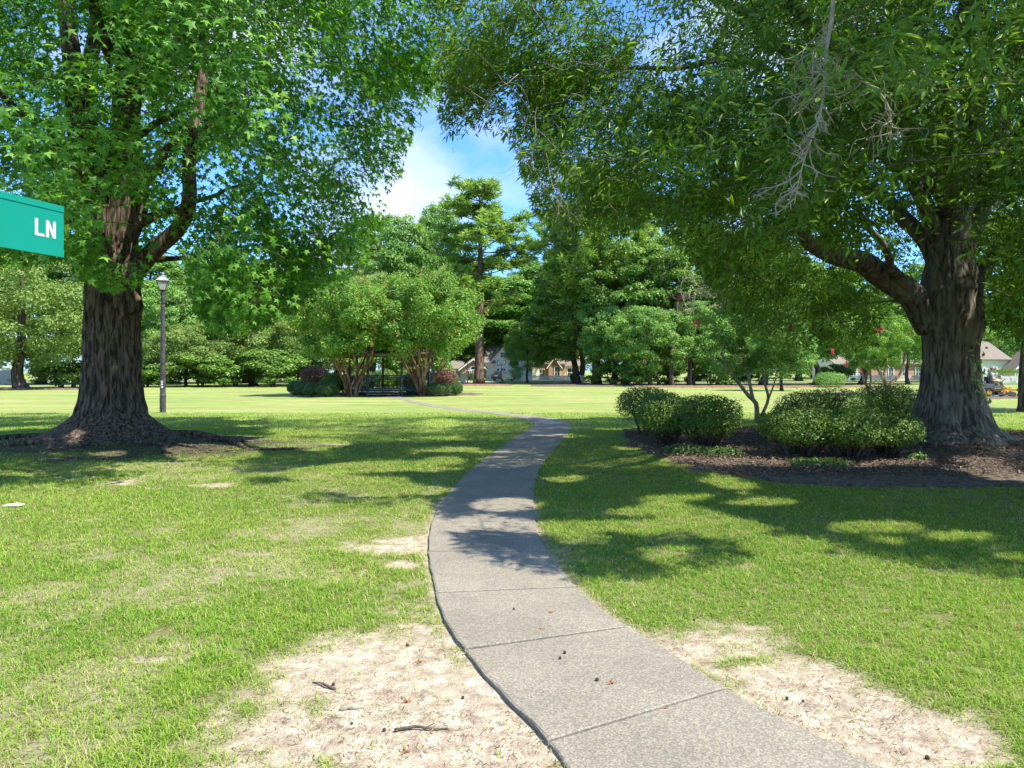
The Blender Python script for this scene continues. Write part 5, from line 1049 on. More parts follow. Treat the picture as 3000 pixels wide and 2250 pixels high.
M_sid = siding('cream_siding', (.84, .81, .68)); M_wsid = siding('white_siding', (.86, .85, .81)); M_shin = mat('tan_shingles', (.15, .128, .105), .9, (.23, .20, .165), 12)
M_glass = mat('window_glass', (.03, .05, .06), .12, (.06, .09, .10), 3, spec=.6); M_cream = siding('yellow_siding', (.68, .68, .50))
def gable_block(t, x0, x1, y0, y1, h, ridge, ax, mw, mroof, over=.35, trim=True):
    """walls to height h, gable roof; ax='x': ridge runs along x, gables face the sides; ax='y': gable faces the camera"""
    q = MB()
    if ax == 'y':
        xm = (x0 + x1)/2; q.addp([(x0, y0, 0), (x1, y0, 0), (x1, y0, h), (xm, y0, ridge), (x0, y0, h), (x0, y1, 0), (x1, y1, 0), (x1, y1, h), (xm, y1, ridge), (x0, y1, h)], [[0, 1, 2, 3, 4], [9, 8, 7, 6, 5], [1, 6, 7, 2], [0, 4, 9, 5]])
    else:
        ym = (y0 + y1)/2; q.addp([(x0, y0, 0), (x1, y0, 0), (x1, y0, h), (x0, y0, h), (x0, y1, 0), (x1, y1, 0), (x1, y1, h), (x0, y1, h), (x0, ym, ridge), (x1, ym, ridge)], [[0, 1, 2, 3], [5, 4, 7, 6], [1, 5, 6, 9, 2], [4, 0, 3, 8, 7]])
    wl = q.build('wall', mw, t); q = MB(); o = over; th = .16
    def slab(a, b, c, d_): q.addp([a, b, c, d_] + [(p[0], p[1], p[2] + th) for p in (a, b, c, d_)], [[3, 2, 1, 0], [4, 5, 6, 7], [0, 1, 5, 4], [1, 2, 6, 5], [2, 3, 7, 6], [3, 0, 4, 7]])
    if ax == 'y':
        s = (ridge - h)/(xm - x0); slab((x0 - o, y0 - o, h - s*o), (xm, y0 - o, ridge), (xm, y1 + o, ridge), (x0 - o, y1 + o, h - s*o)); slab((xm, y0 - o, ridge), (x1 + o, y0 - o, h - s*o), (x1 + o, y1 + o, h - s*o), (xm, y1 + o, ridge))
    else:
        s = (ridge - h)/(ym - y0); slab((x0 - o, y0 - o, h - s*o), (x1 + o, y0 - o, h - s*o), (x1 + o, ym, ridge), (x0 - o, ym, ridge)); slab((x0 - o, ym, ridge), (x1 + o, ym, ridge), (x1 + o, y1 + o, h - s*o), (x0 - o, y1 + o, h - s*o))
    rf = q.build('roof', mroof, t)
    if trim and ax == 'y':
        q = MB(); s = (ridge - h)/(xm - x0)
        for sg in (-1, 1):
            a = (xm, y0 - o - .03, ridge - .02); e = (x0 - o if sg < 0 else x1 + o, y0 - o - .03, h - s*o - .02); q.addp([a, e, (e[0], e[1], e[2] - .24), (a[0], a[1], a[2] - .24), (a[0], a[1] + .025, a[2]), (e[0], e[1] + .025, e[2]), (e[0], e[1] + .025, e[2] - .24), (a[0], a[1] + .025, a[2] - .24)], [[0, 1, 2, 3], [7, 6, 5, 4], [3, 2, 6, 7]])
        q.build('bargeboard', M_white, rf)
    return wl
def window(t, x, z, w_, h, y, arch=False, name='window', mull=True):
    q = MB(); f = .11
    q.box((x, y - .05, z - h/2 - f/2), (w_ + 2*f, .10, f)); q.box((x, y - .05, z + h/2 + f/2), (w_ + 2*f, .10, f))
    for s in (-1, 1): q.box((x + s*(w_/2 + f/2), y - .05, z), (f, .10, h))
    if mull: q.box((x, y - .045, z), (w_, .05, .06)); q.box((x, y - .04, z), (.05, .04, h))
    if arch:
        P = [(x + (w_/2)*math.cos(a), y - .05, z + h/2 + f + (w_/2)*math.sin(a)) for a in np.linspace(0, math.pi, 13)]; q.tube(P, .07, 6)
    fr = q.build(name, M_white, t); q = MB(); q.box((x, y - .02, z), (w_, .03, h))
    if arch: q.addp([(x, y - .03, z + h/2 + f)] + [(x + (w_/2)*math.cos(a), y - .03, z + h/2 + f + (w_/2)*math.sin(a)) for a in np.linspace(0, math.pi, 13)], [[0, k, k + 1] for k in range(1, 13)])
    q.build('pane', M_glass, fr)
def house1():
    d = 116.0; k = d/F; X_ = lambda px: (px - 1500)*k; Zz = lambda py: EYE - (py - HZ)*k
    t = empty('gabled_house', (0, 0, 0), 0, 'white house with a tan brick gabled wing, arched window and steep front gable', 'house')
    gable_block(t, X_(1350), X_(1424), d, d + 9, Zz(1078), Zz(1050), 'y', M_brick, M_shin)
    gable_block(t, X_(1322), X_(1350) - .01, d + 1.2, d + 8, Zz(1080), Zz(1058), 'x', M_wsid, M_shin)
    gable_block(t, X_(1424) + .01, X_(1560), d + 2, d + 11, Zz(1052), Zz(1010), 'x', M_sid, M_shin)
    gable_block(t, X_(1447), X_(1502), d + .6, d + 7, Zz(1048), Zz(1016), 'y', M_wsid, M_shin)
    gable_block(t, X_(1424) + .01, X_(1447) - .01, d + .3, d + 5, Zz(1062), Zz(1046), 'x', M_sid, M_shin)
    window(t, X_(1387), Zz(1098), 1.1, 1.5, d, True); window(t, X_(1376), Zz(1101), .6, 1.6, d, mull=False)
    window(t, X_(1459), Zz(1086), .35, .7, d + .6, mull=False); window(t, X_(1475), Zz(1088), .6, .9, d + .6)
    window(t, X_(1474), Zz(1040), .8, .8, d + .6)
    q = MB(); x = X_(1343); q.box((x, d + 1.14, 1.05), (.95, .08, 2.1)); dr = q.build('door', mat('grey_door', (.20, .24, .24), .5, (.26, .30, .30), 5), t); q = MB(); q.tube([(x + .33, d + 1.04, 1.0), (x + .33, d + 1.04, 1.15)], .025, 8); q.build('handle', M_steel, dr)
    q = MB(); q.box((X_(1447), d + .25, Zz(1094)), (.1, .1, 1.6)); q.build('downpipe', M_white, t)
    q = MB(); q.box((X_(1521), d + .3, .9), (2.2, .8, 1.8)); q.box((X_(1521), d + .3, 1.9), (2.5, 1.1, .18)); q.build('porch', M_white, t)
house1()
def house2():
    d = 128.0; k = d/F; X_ = lambda px: (px - 1500)*k; Zz = lambda py: EYE - (py - HZ)*k
    t = empty('brick_house', (0, 0, 0), 0, 'low red brick house with white garage door behind the left white picket fence', 'house')
    gable_block(t, X_(1545), X_(1655), d, d + 10, Zz(1066), Zz(1040), 'x', M_redb, M_shin); gable_block(t, X_(1606), X_(1640), d - 1.5, d - .01, Zz(1070), Zz(1047), 'y', M_redb, M_shin)
    gable_block(t, X_(1655) + .01, X_(1700), d + 1.5, d + 9, Zz(1072), Zz(1054), 'x', M_wsid, M_shin)
    window(t, X_(1588), Zz(1094), .9, 1.5, d); window(t, X_(1631), Zz(1090), .9, 1.8, d - 1.5); window(t, X_(1676), Zz(1092), 1.4, 1.6, d + 1.5)
    q = MB(); q.box((X_(1561), d - .05, 1.15), (2.3, .1, 2.3)); g = q.build('garage_door', M_white, t); q = MB(); q.tube([(X_(1561), d - .12, 1.3), (X_(1561), d - .11, 1.36)], .22, 12); q.build('round_window', M_wsid, g)
house2()
def house3():
    d = 130.0; k = d/F; X_ = lambda px: (px - 1500)*k; Zz = lambda py: EYE - (py - HZ)*k
    t = empty('white_house', (0, 0, 0), 0, 'white house with a brick front section behind the right white picket fence', 'house')
    gable_block(t, X_(2448), X_(2540), d, d + 10, Zz(1066), Zz(1036), 'x', M_wsid, M_shin); gable_block(t, X_(2540) + .01, X_(2588), d - 1.2, d + 9, Zz(1068), Zz(1040), 'y', M_redb, M_shin)
    gable_block(t, X_(2588) + .01, X_(2720), d, d + 10, Zz(1066), Zz(1036), 'x', M_redb, M_shin)
    for px in (2470, 2500, 2525): window(t, X_(px), Zz(1088), .8, 1.5, d)
    window(t, X_(2576), Zz(1088), 1.0, 1.6, d - 1.2)
    for px in (2610, 2650, 2690): window(t, X_(px), Zz(1090), .9, 1.5, d)
    q = MB(); q.box((X_(2455), d - .06, 1.0), (1.0, .1, 2.0)); q.build('door', M_paint, t)
house3()
def house4():
    d = 104.0; k = d/F; X_ = lambda px: (px - 1500)*k; Zz = lambda py: EYE - (py - HZ)*k
    t = empty('cream_house', (0, 0, 0), 0, 'pale cream house with tan pitched roof beyond the street at the right edge', 'house')
    gable_block(t, X_(2830), X_(2955), d, d + 10, Zz(1052), Zz(1000), 'x', M_cream, M_shin); gable_block(t, X_(2938), X_(3040), d - 2.5, d - .01, Zz(1078), Zz(1030), 'y', M_cream, M_shin)
    for px in (2912, 2917): window(t, X_(px), Zz(1085), .12, .9, d, mull=False)
    window(t, X_(2883), Zz(1085), .3, .6, d, mull=False); window(t, X_(2955), Zz(1096), .8, 1.2, d - 2.5)
    q = MB(); q.box((X_(2985), d - 2.56, 1.1), (2.6, .1, 2.2)); q.build('garage_door', M_white, t)
house4()
def fence(name, a, b, h, label, pw=.09, gap=.06, ml=M_white, rail=True, pointed=True, postg=2.4):
    a, b = np.array(a, float), np.array(b, float); L_ = np.linalg.norm(b - a); u = (b - a)/L_; rz = math.atan2(u[1], u[0]); t = empty(name, (a[0], a[1], 0), rz, label, 'fence'); q = MB(); n_ = int(L_/(pw + gap))
    for k in range(n_):
        x = (k + .5)*(pw + gap)
        if pointed: q.addp([(x - pw/2, -.01, .05), (x + pw/2, -.01, .05), (x + pw/2, -.01, h - .06), (x, -.01, h), (x - pw/2, -.01, h - .06)] + [(x - pw/2, .01, .05), (x + pw/2, .01, .05), (x + pw/2, .01, h - .06), (x, .01, h), (x - pw/2, .01, h - .06)], [[0, 1, 2, 3, 4], [9, 8, 7, 6, 5], [0, 4, 9, 5], [1, 6, 7, 2], [2, 7, 8, 3], [4, 3, 8, 9]])
        else: q.box((x, 0, h/2), (pw, .025, h + rng.uniform(-.02, .02)))
    q.build('pickets' if pointed else 'boards', ml, t)['kind'] = 'stuff'; q = MB()
    for z in (.25, h - .25): q.box((L_/2, .045, z), (L_, .05, .09))
    q.build('rails', ml, t)
    for k in range(int(L_/postg) + 1): q = MB(); q.box((min(L_, k*postg), .12, (h + .05)/2), (.10, .10, h + .05)); q.build('post', ml, t)
fence('picket_fence', at_(1528, 0, 112), at_(1629, 0, 110), .98, 'white picket fence in front of the red brick house, left longer run', gap=.05)
fence('picket_fence', at_(1627, 0, 110), at_(1712, 0, 106), .98, 'white picket fence run partly hidden by a round bush, right of the corner post', gap=.05)
fence('picket_fence', at_(2480, 0, 114), at_(2720, 0, 114), 1.0, 'white picket fence before the far white and brick house, left of the oak trunk', gap=.08)
fence('picket_fence', at_(2935, 0, 97), at_(3060, 0, 97), 1.0, 'bluish white picket fence below the hedge at the right edge', gap=.08)
fence('board_fence', at_(-160, 0, 90), at_(44, 0, 88), 1.75, 'tall pale grey board fence at the far left edge behind the stout tree', .17, .012, mat('weathered_board', (.50, .46, .43), .9, (.62, .59, .55), 6), pointed=False)
def lowbush(px, d, w_, h, lb, ml=M_box, zlo=.05): bush('round_bush', (px - 1500)/F*d, d, w_, w_*.8, h, zlo, 3500, .12, ml, lb, 'garden bushes by the distant houses', stems=4)
lowbush(1683, 104, .62, 1.35, 'dark round bush in front of the right picket fence run'); lowbush(1382, 114, .6, 1.3, 'small bush against the brick wing below the arched window'); lowbush(1505, 113, 1.5, 1.9, 'leafy bush right behind the parked car', M_bg1); lowbush(2975, 94.5, 3.4, 1.9, 'trimmed green hedge before the cream house', M_hol, 1.3)
lowbush(1412, 114, 1.0, .45, 'low border plants beside the brick wing', M_bg1); lowbush(2430, 70, 1.5, 1.5, 'leafy bush at the left end of the far white house', M_bg1)

# hoop, pole, box
def hoop():
    d = 92; x = (1469 - 1500)/F*d; t = empty('basketball_hoop', (x, d, 0), 0, 'basketball hoop with clear backboard on a thin pole beside the parked car', 'basketball hoop')
    q = MB(); q.tube([(0, 0, 0), (0, 0, 2.2), (0, -.25, 2.7)], .045, 8); q.build('pole', M_black, t); q = MB(); q.box((0, .15, .08), (.75, 1.0, .16)); q.build('base', M_black, t)
    q = MB(); z = 2.72; w_, h = 1.05, .68; q.box((0, -.33, z), (w_, .03, h)); q.build('backboard', mat('clear_board', (.55, .55, .50), .3, (.6, .6, .55), 3), t)
    q = MB(); 
    for s in (-1, 1): q.box((s*w_/2, -.35, z), (.05, .03, h + .05)); q.box((0, -.35, z + s*h/2), (w_, .035, .05)); q.box((s*.22, -.352, z - .05), (.03, .02, .32)); q.box((0, -.352, z - .05 + s*.16), (.46, .02, .03))
    q.build('board_frame', M_black, t); q = MB(); a = np.linspace(0, 6.283, 17); q.tube([(.22*math.cos(v), -.6 + .22*math.sin(v), z - .25) for v in a], .018, 6); q.box((0, -.37, z - .25), (.14, .06, .08)); q.build('rim', mat('rim_orange', (.5, .12, .05), .5, (.55, .15, .06), 4), t)
    q = MB()
    for k in range(12): v = k/12*6.283; q.tube([(.22*math.cos(v), -.6 + .22*math.sin(v), z - .25), (.12*math.cos(v + .4), -.6 + .12*math.sin(v + .4), z - .62)], .006, 3)
    q.build('net', M_white, t)
hoop()
t = empty('utility_pole', ((1370 - 1500)/F*97, 97, 0), 0, 'thin dark pole between the tan box and the pine trunk', 'pole'); q = MB(); q.tube([(0, 0, -.1), (0, 0, 3.4)], [.055, .045], 8); q.lathe([(.09, -.05), (.09, .12), (.06, .16)], n=10); q.build('shaft', M_black, t); q = MB(); q.box((0, 0, 3.42), (.14, .14, .06)); q.build('cap', M_black, t)
x, y = at_(1357, 0, 97); t = empty('utility_box', (x, y, 0), .1, 'tan box pillar standing left of the thin dark pole', 'utility box'); mt = mat('tan_metal', (.55, .46, .28), .6, (.60, .50, .32), 3)
q = MB(); q.box((0, 0, .65), (.74, .6, 1.24), taper=.99); q.build('cabinet', mt, t); q = MB(); q.box((0, 0, 1.30), (.80, .66, .06)); q.build('lid', mt, t); q = MB(); q.box((0, 0, .02), (.9, .76, .08)); q.build('plinth', M_curb, t)

# ---------------------------------------------------------------- parked car (hatchback estate seen from the rear quarter)
def car():
    d = 108.5; t = empty('parked_car', ((1474 - 1500)/F*d, d + 1.2, .1), R_(62), 'grey green estate car parked in the driveway of the white house', 'car')
    mb = mat('car_paint', (.10, .13, .12), .25, (.12, .15, .14), 2, metal=.5, spec=.6); mg = M_glass
    prof = [(-2.25, .35), (-2.28, .62), (-2.22, .95), (-1.15 - .95, 1.02), (-1.85, 1.05), (-1.55, 1.45), (-1.35, 1.56), (-.2, 1.60), (.35, 1.55), (1.05, 1.12), (1.75, 1.02), (2.15, .88), (2.25, .62), (2.22, .35)]
    # lower body
    def shell(q, P, w0, w1, zsplit):
        n_ = len(P); V = []
        for s in (-1, 1):
            for (x, z) in P: w_ = w0 if z <= zsplit else w0 + (w1 - w0)*min(1, (z - zsplit)/.5); V.append((x, s*w_, z))
        q.addp(V, [list(range(n_))[::-1], list(range(n_, 2*n_))] + [[k, (k+1) % n_, n_ + (k+1) % n_, n_ + k] for k in range(n_)])
    q = MB(); shell(q, [(-2.25, .35), (-2.28, .62), (-2.22, .98), (-1.95, 1.04), (1.05, 1.08), (1.75, 1.0), (2.15, .86), (2.25, .62), (2.22, .35)], .90, .88, .9); bd = q.build('body', mb, t)
    q = MB(); shell(q, [(-2.0, 1.03), (-1.62, 1.50), (-1.35, 1.57), (-.2, 1.61), (.35, 1.55), (1.05, 1.06)], .86, .68, 1.04); q.build('roof', mb, t)
    def quad(nm, P, m_, par=t): q = MB(); q.addp(P, [list(range(len(P)))]); q.addp(P, [list(range(len(P)))[::-1]]); return q.build(nm, m_, par)
    quad('rear_window', [(-2.0, -.70, 1.09), (-2.0, .70, 1.09), (-1.66, .58, 1.49), (-1.66, -.58, 1.49)], mg); quad('windscreen', [(1.0, -.74, 1.12), (1.0, .74, 1.12), (.42, .6, 1.53), (.42, -.6, 1.53)], mg)
    for s in (-1, 1):
        f = lambda x, z: (x, s*(.875 - .34*(z - 1.04)), z)
        for (a, b, c, e) in (((-1.75, 1.1), (-1.0, 1.1), (-1.0, 1.5), (-1.5, 1.48)), ((-.92, 1.1), (-.05, 1.1), (-.05, 1.53), (-.92, 1.51)), ((.03, 1.1), (.85, 1.1), (.35, 1.48), (.03, 1.53))): quad('side_window', [f(*a), f(*b), f(*c), f(*e)], mg)
        q = MB(); q.box((-2.2, s*.74, .90), (.12, .20, .26)); q.build('tail_light', mat('tail_red', (.35, .02, .02), .3, (.4, .03, .03), 5), t)
        q = MB(); q.box((2.12, s*.66, .74), (.16, .34, .14)); q.build('headlight', M_glass, t)
        q = MB(); q.box((.75, s*.99, 1.08), (.14, .16, .12)); q.build('mirror', mb, t)
        for x in (-1.38, 1.38):
            q = MB(); q.wheel((x, s*.80, .34), .34, .22, 'y'); w_ = q.build('wheel', M_rubber, t); q = MB(); q.tube([(x, s*.74, .34), (x, s*.905, .34)], .20, 14); q.build('rim', M_steel, w_)
    q = MB(); q.box((-2.27, 0, .50), (.12, 1.7, .22)); q.build('bumper', M_black, t); q = MB(); q.box((-2.29, 0, .82), (.03, .5, .13)); q.build('number_plate', M_white, t)
car()
# ---------------------------------------------------------------- ride-on mower and its driver
MD = 35.5; MXx = (2912 - 1500)/F*MD; MZ = HZ_(MXx, MD)
def mower():
    t = empty('riding_mower', (MXx, MD, MZ), R_(-6), 'yellow and black riding mower carrying a man, right of the oak trunk', 'riding mower')
    my = mat('mower_yellow', (.50, .24, .02), .45, (.56, .29, .03), 6); mk = M_black; mg = mat('mower_grey', (.10, .11, .11), .5, (.15, .16, .15), 6)
    q = MB(); q.box((-.62, 0, .62), (.80, .95, .34)); q.box((-.78, 0, .84), (.42, .7, .18), taper=.8); q.build('engine_cover', mg, t)
    q = MB(); q.box((-.62, 0, .42), (.70, .6, .2)); q.box((-.95, 0, .45), (.2, .5, .25)); q.build('engine', mk, t)
    for s in (-1, 1):
        q = MB(); q.box((.30, s*.38, .42), (1.55, .07, .10)); q.build('frame_rail', my, t)
        q = MB(); q.wheel((-.62, s*.58, .29), .29, .26, 'y', 24); w_ = q.build('rear_wheel', M_rubber, t); q = MB(); q.tube([(-.62, s*.48, .29), (-.62, s*.70, .29)], .14, 14); q.build('rim', my, w_)
        q = MB(); q.wheel((1.18, s*.45, .165), .165, .13, 'y', 18); w_ = q.build('caster_wheel', M_rubber, t); q = MB(); q.tube([(1.18, s*.39, .165), (1.18, s*.51, .165)], .08, 10); q.build('rim', mk, w_)
        q = MB(); q.box((1.12, s*.36, .32), (.07, .035, .30)); q.box((1.12, s*.54, .32), (.07, .035, .30)); q.box((1.10, s*.45, .48), (.14, .22, .05)); q.tube([(1.10, s*.45, .45), (1.10, s*.45, .58)], .035, 8); q.build('caster_fork', my, t)
        q = MB(); q.tube([(.05, s*.46, .55), (.10, s*.46, .85), (.34, s*.42, 1.02), (.42, s*.24, 1.03)], .02, 8); q.build('control_lever', mk, t)
        q = MB(); q.tube([(-.42, s*.40, .70), (-.46, s*.40, 1.30), (-.50, s*.36, 1.62)], .025, 8); q.build('roll_bar', mk, t)
    q = MB(); q.box((1.10, 0, .43), (.10, .84, .09)); q.build('front_axle', my, t)
    q = MB(); q.addp([(-.15, -.66, .13), (.85, -.66, .13), (.98, -.3, .13), (.98, .3, .13), (.85, .66, .13), (-.15, .66, .13)] + [(-.12, -.62, .30), (.82, -.62, .30), (.93, -.28, .30), (.93, .28, .30), (.82, .62, .30), (-.12, .62, .30)], [[5, 4, 3, 2, 1, 0], [6, 7, 8, 9, 10, 11]] + [[k, (k+1) % 6, 6 + (k+1) % 6, 6 + k] for k in range(6)]); dk = q.build('mower_deck', mk, t)
    for (x, y) in ((.1, 0), (.45, -.36), (.45, .36)): q = MB(); q.lathe([(.13, .30), (.13, .37), (.05, .40)], (x, y, 0), 14); q.build('pulley', my, dk)
    q = MB(); q.tube([(.18, -.50, .60), (.32, -.55, .40), (.16, -.62, .20)], .035, 6); q.box((.22, -.60, .30), (.10, .05, .26)); q.build('deck_link', my, t)
    q = MB(); q.box((.55, 0, .47), (.60, .55, .04)); q.build('foot_plate', my, t)
    q = MB(); q.box((-.12, 0, .70), (.50, .50, .14), taper=.95); st = q.build('seat', mk, t); q = MB(); q.box((-.38, 0, .95), (.13, .48, .46), taper=.9); q.build('backrest', mk, st)
    for s in (-1, 1): q = MB(); q.box((-.15, s*.30, .90), (.36, .06, .06)); q.build('armrest', mk, st)
    q = MB(); q.box((.02, .40, .60), (.55, .18, .16)); q.box((.02, -.40, .60), (.55, .18, .16)); q.build('fender', mg, t)
mower()
def skin_obj(name, verts, edges, radii, mt, parent, sub=2, root=0):
    me = bpy.data.meshes.new(name); me.from_pydata([tuple(v) for v in verts], edges, []); me.materials.append(mt); o = bpy.data.objects.new(name, me); col.objects.link(o); o.parent = parent
    md = o.modifiers.new('skin', 'SKIN'); md.use_smooth_shade = True
    for i, r in enumerate(radii): sv = me.skin_vertices[0].data[i]; sv.radius = (r, r) if not isinstance(r, tuple) else r; sv.use_root = (i == root)
    if sub: o.modifiers.new('sub', 'SUBSURF').levels = sub; o.modifiers['sub'].render_levels = sub
    return o
def driver():
    t = empty('person', (MXx, MD, MZ), R_(-6), 'man in grey T-shirt, beige trousers and dark glasses sitting on the mower', 'person')
    ms = mat('skin', (.36, .19, .13), .55, (.42, .23, .16), 10); mt = mat('tshirt_grey', (.30, .33, .38), .9, (.36, .39, .44), 8, .3, 20); mp = mat('trousers_beige', (.34, .31, .20), .9, (.42, .38, .26), 8, .3, 20); mh = mat('hair', (.10, .08, .07), .9, (.16, .13, .11), 60)
    V = []; E = []; Rd = []
    def ch(par, pts, rs):
        for p, r in zip(pts, rs): V.append(p); Rd.append(r); E.append((par, len(V) - 1)); par = len(V) - 1
        return par
    V.append((-.14, 0, .86)); Rd.append((.17, .15))
    ch_ = ch(0, [(-.17, 0, 1.02), (-.19, 0, 1.18), (-.19, 0, 1.32)], [(.17, .14), (.18, .14), (.17, .12)])
    nk = ch(ch_, [(-.17, 0, 1.41), (-.15, 0, 1.46)], [.065, .06]); ch(nk, [(-.125, 0, 1.53), (-.11, 0, 1.60), (-.12, 0, 1.68)], [.078, .098, .085])
    # right arm: forearm across the belly, phone held in front; left arm down to the far knee lever
    def hand(wr, dr, up, sc=1.0):
        dr = np.array(dr, float); dr /= np.linalg.norm(dr); up = np.array(up, float); sd = np.cross(dr, up); sd /= np.linalg.norm(sd); w0 = np.array(V[wr]); pm = ch(wr, [tuple(w0 + dr*.05)], [(.034, .018)])
        for k, (o_, ln) in enumerate(((-.030, .062), (-.010, .074), (.010, .070), (.030, .055))):
            b_ = w0 + dr*.085 + sd*o_; ch(pm, [tuple(b_), tuple(b_ + dr*ln*.5 + up*-.012), tuple(b_ + dr*ln*.75 + up*-.035)], [.010, .009, .007])
        b_ = w0 + dr*.03 - sd*.038; ch(pm, [tuple(b_), tuple(b_ + dr*.035 - sd*.018), tuple(b_ + dr*.058 - sd*.012 - up*.015)], [.012, .010, .008])
    r = ch(ch_, [(-.20, -.19, 1.34), (-.24, -.24, 1.20), (-.22, -.29, 1.06), (-.05, -.26, 1.04), (.10, -.18, 1.08)], [.062, .055, .045, .040, .028]); hand(r, (1, .35, .25), (0, .3, 1))
    l_ = ch(ch_, [(-.18, .19, 1.34), (-.02, .24, 1.22), (.12, .28, 1.12), (.28, .28, 1.03), (.38, .27, .99)], [.062, .054, .045, .038, .028]); hand(l_, (1, 0, -.3), (0, 0, 1))
    for s, kx, kz in ((-1, .30, .92), (1, .42, 1.00)):
        ch(0, [(-.08, s*.11, .83), (.12, s*.17, .90), (kx, s*.21, kz), (kx + .06, s*.20, .74), (kx + .10, s*.19, .56), (kx + .22, s*.19, .52)], [.095, .085, .062, .052, .038, .035])
    skin_obj('body', V, E, Rd, ms, t)
    # shirt: torso and upper sleeves
    q = [(-.14, 0, .88), (-.17, 0, 1.02), (-.19, 0, 1.18), (-.19, 0, 1.33), (-.20, -.20, 1.345), (-.25, -.255, 1.20), (-.18, .20, 1.345), (-.02, .25, 1.23)]
    skin_obj('shirt', q, [(0, 1), (1, 2), (2, 3), (3, 4), (4, 5), (3, 6), (6, 7)], [(.20, .19), (.205, .18), (.20, .165), (.185, .13), .078, .072, .078, .072], mt, t)
    q = [(-.12, 0, .82)]; e = []; rr = [(.17, .14)]
    for s, kx, kz in ((-1, .30, .92), (1, .42, 1.00)):
        p = 0
        for pt, r_ in (((-.02, s*.12, .83), .112), ((.14, s*.17, .90), .100), ((kx, s*.21, kz), .082), ((kx + .06, s*.20, .76), .076), ((kx + .09, s*.19, .60), .066)): q.append(pt); rr.append(r_); e.append((p, len(q) - 1)); p = len(q) - 1
    skin_obj('trousers', q, e, rr, mp, t)
    for s, kx in ((-1, .30), (1, .42)): q = MB(); P = smooth_pts(np.array([(kx + .04, s*.19, .545), (kx + .14, s*.19, .535), (kx + .28, s*.19, .52)]), 8); q.tube(P, [.045, .055, .055, .052, .05, .05, .045, .03], 10); q.build('shoe', M_black, t, smooth=True)
    q = MB(); a = []
    q.lathe([(.104, 0), (.106, .03), (.096, .06), (.066, .088), (.01, .098)], (-.128, 0, 1.625), 16); q.build('hair', mh, t, smooth=True)
    q = MB(); q.tube([(-.015, -.075, 1.615), (-.005, -.02, 1.615), (-.005, .02, 1.615), (-.015, .075, 1.615)], .022, 8); q.tube([(-.03, -.08, 1.62), (-.12, -.103, 1.625)], .006, 4); q.tube([(-.03, .08, 1.62), (-.12, .103, 1.625)], .006, 4); q.build('sunglasses', M_black, t)
    q = MB(); q.tube([(-.02, 0, 1.60), (.012, 0, 1.575), (-.02, 0, 1.562)], [.010, .019, .012], 8); q.build('nose', ms, t, smooth=True)
    q = MB(); q.tube([(-.018, -.028, 1.527), (-.008, 0, 1.53), (-.018, .028, 1.527)], [.005, .008, .005], 6); q.build('mouth', mat('lips', (.28, .10, .08), .6, (.3, .12, .1), 10), t)
    for s in (-1, 1): q = MB(); q.tube([(-.115, s*.097, 1.575), (-.118, s*.106, 1.60), (-.115, s*.098, 1.625)], [.010, .017, .012], 8); q.build('ear', ms, t, smooth=True)
driver()
for o in list(col.objects):
    if o.type == 'EMPTY' and o.name in ('riding_mower', 'person'): o.scale = (.88, .88, .88)
t = empty('phone', (MXx, MD, MZ), R_(-6), 'black phone held in the mower driver\'s right hand', 'phone'); t.scale = (.88, .88, .88); q = MB(); q.box((.20, -.135, 1.15), (.015, .075, .15)); q.build('case', M_black, t); q = MB(); q.box((.190, -.135, 1.15), (.004, .068, .14)); q.build('screen', M_glass, t)

# ---------------------------------------------------------------- litter
mlf = mat('dry_leaf', (.16, .07, .035), .85, (.30, .15, .08), 30); mcone = mat('cone_brown', (.055, .04, .032), .9, (.12, .09, .07), 60)
def ground_z(x, y):
    pd = path_dist([x], [y])[0]; b = float(bare_mask([x], [y])[0]); return (0.016 if y < 7 else .010) if pd < 0 else HZ_(x, y)*(.35 + .65*float(sst(0, .5, pd))) - .012*b
q = MB(); a = rng.uniform(0, 6.28, 11); q.addp([(.0, 0, .012)] + [(r*math.cos(v), r*math.sin(v), z) for v, r, z in zip(np.linspace(0, 6.28, 11)[:-1], [.055, .02, .045, .02, .05, .018, .04, .016, .05, .022], [.02, .004, .022, 0, .012, .006, .03, 0, .014, .004])], [[0, 1 + k, 1 + (k+1) % 10] for k in range(10)]); lf0 = q.build('fallen_leaf', mlf)
pts = [(953, 1246), (1190, 1328), (1800, 1268), (1945, 1245), (1800, 1312), (1700, 1278), (879, 1512) , (875, 1618), (1700, 1295), (1437, 1536), (2195, 1352), (1905, 1218), (1650, 1530), (1170, 1365), (1320, 1483), (2055, 1480), (905, 1425), (1535, 1330)]
used_ = False
for (px, py) in pts:
    o = lf0 if not used_ else lf0.copy()
    if used_: col.objects.link(o)
    used_ = True; p = GD(px, py); s = rng.uniform(.35, .75); o.location = (p[0], p[1], ground_z(p[0], p[1]) - .002); o.scale = (s, s*rng.uniform(.6, 1), s); o.rotation_euler = (rng.normal()*.06, rng.normal()*.06, rng.random()*6.28); tag(o, 'curled dry brown leaf lying on the concrete path' if path_dist([p[0]], [p[1]])[0] < 0 else 'curled dry brown leaf lying beside the path on grass or sand', 'leaf', 'fallen leaves scattered in the foreground')
q = MB(); n_ = 150; dd = sphere_dirs(n_); q.lathe([(.004, 0), (.012, .002), (.014, .014), (.006, .026), (.001, .028)], (0, 0, 0), 8); place_leaves(q, dd*.012 + [0, 0, .014], dd, rng.normal(size=(n_, 3)), np.full(n_, .011), DIAM, DIAMF, np.full(n_, .5)); gb0 = q.build('seed_ball', mcone)
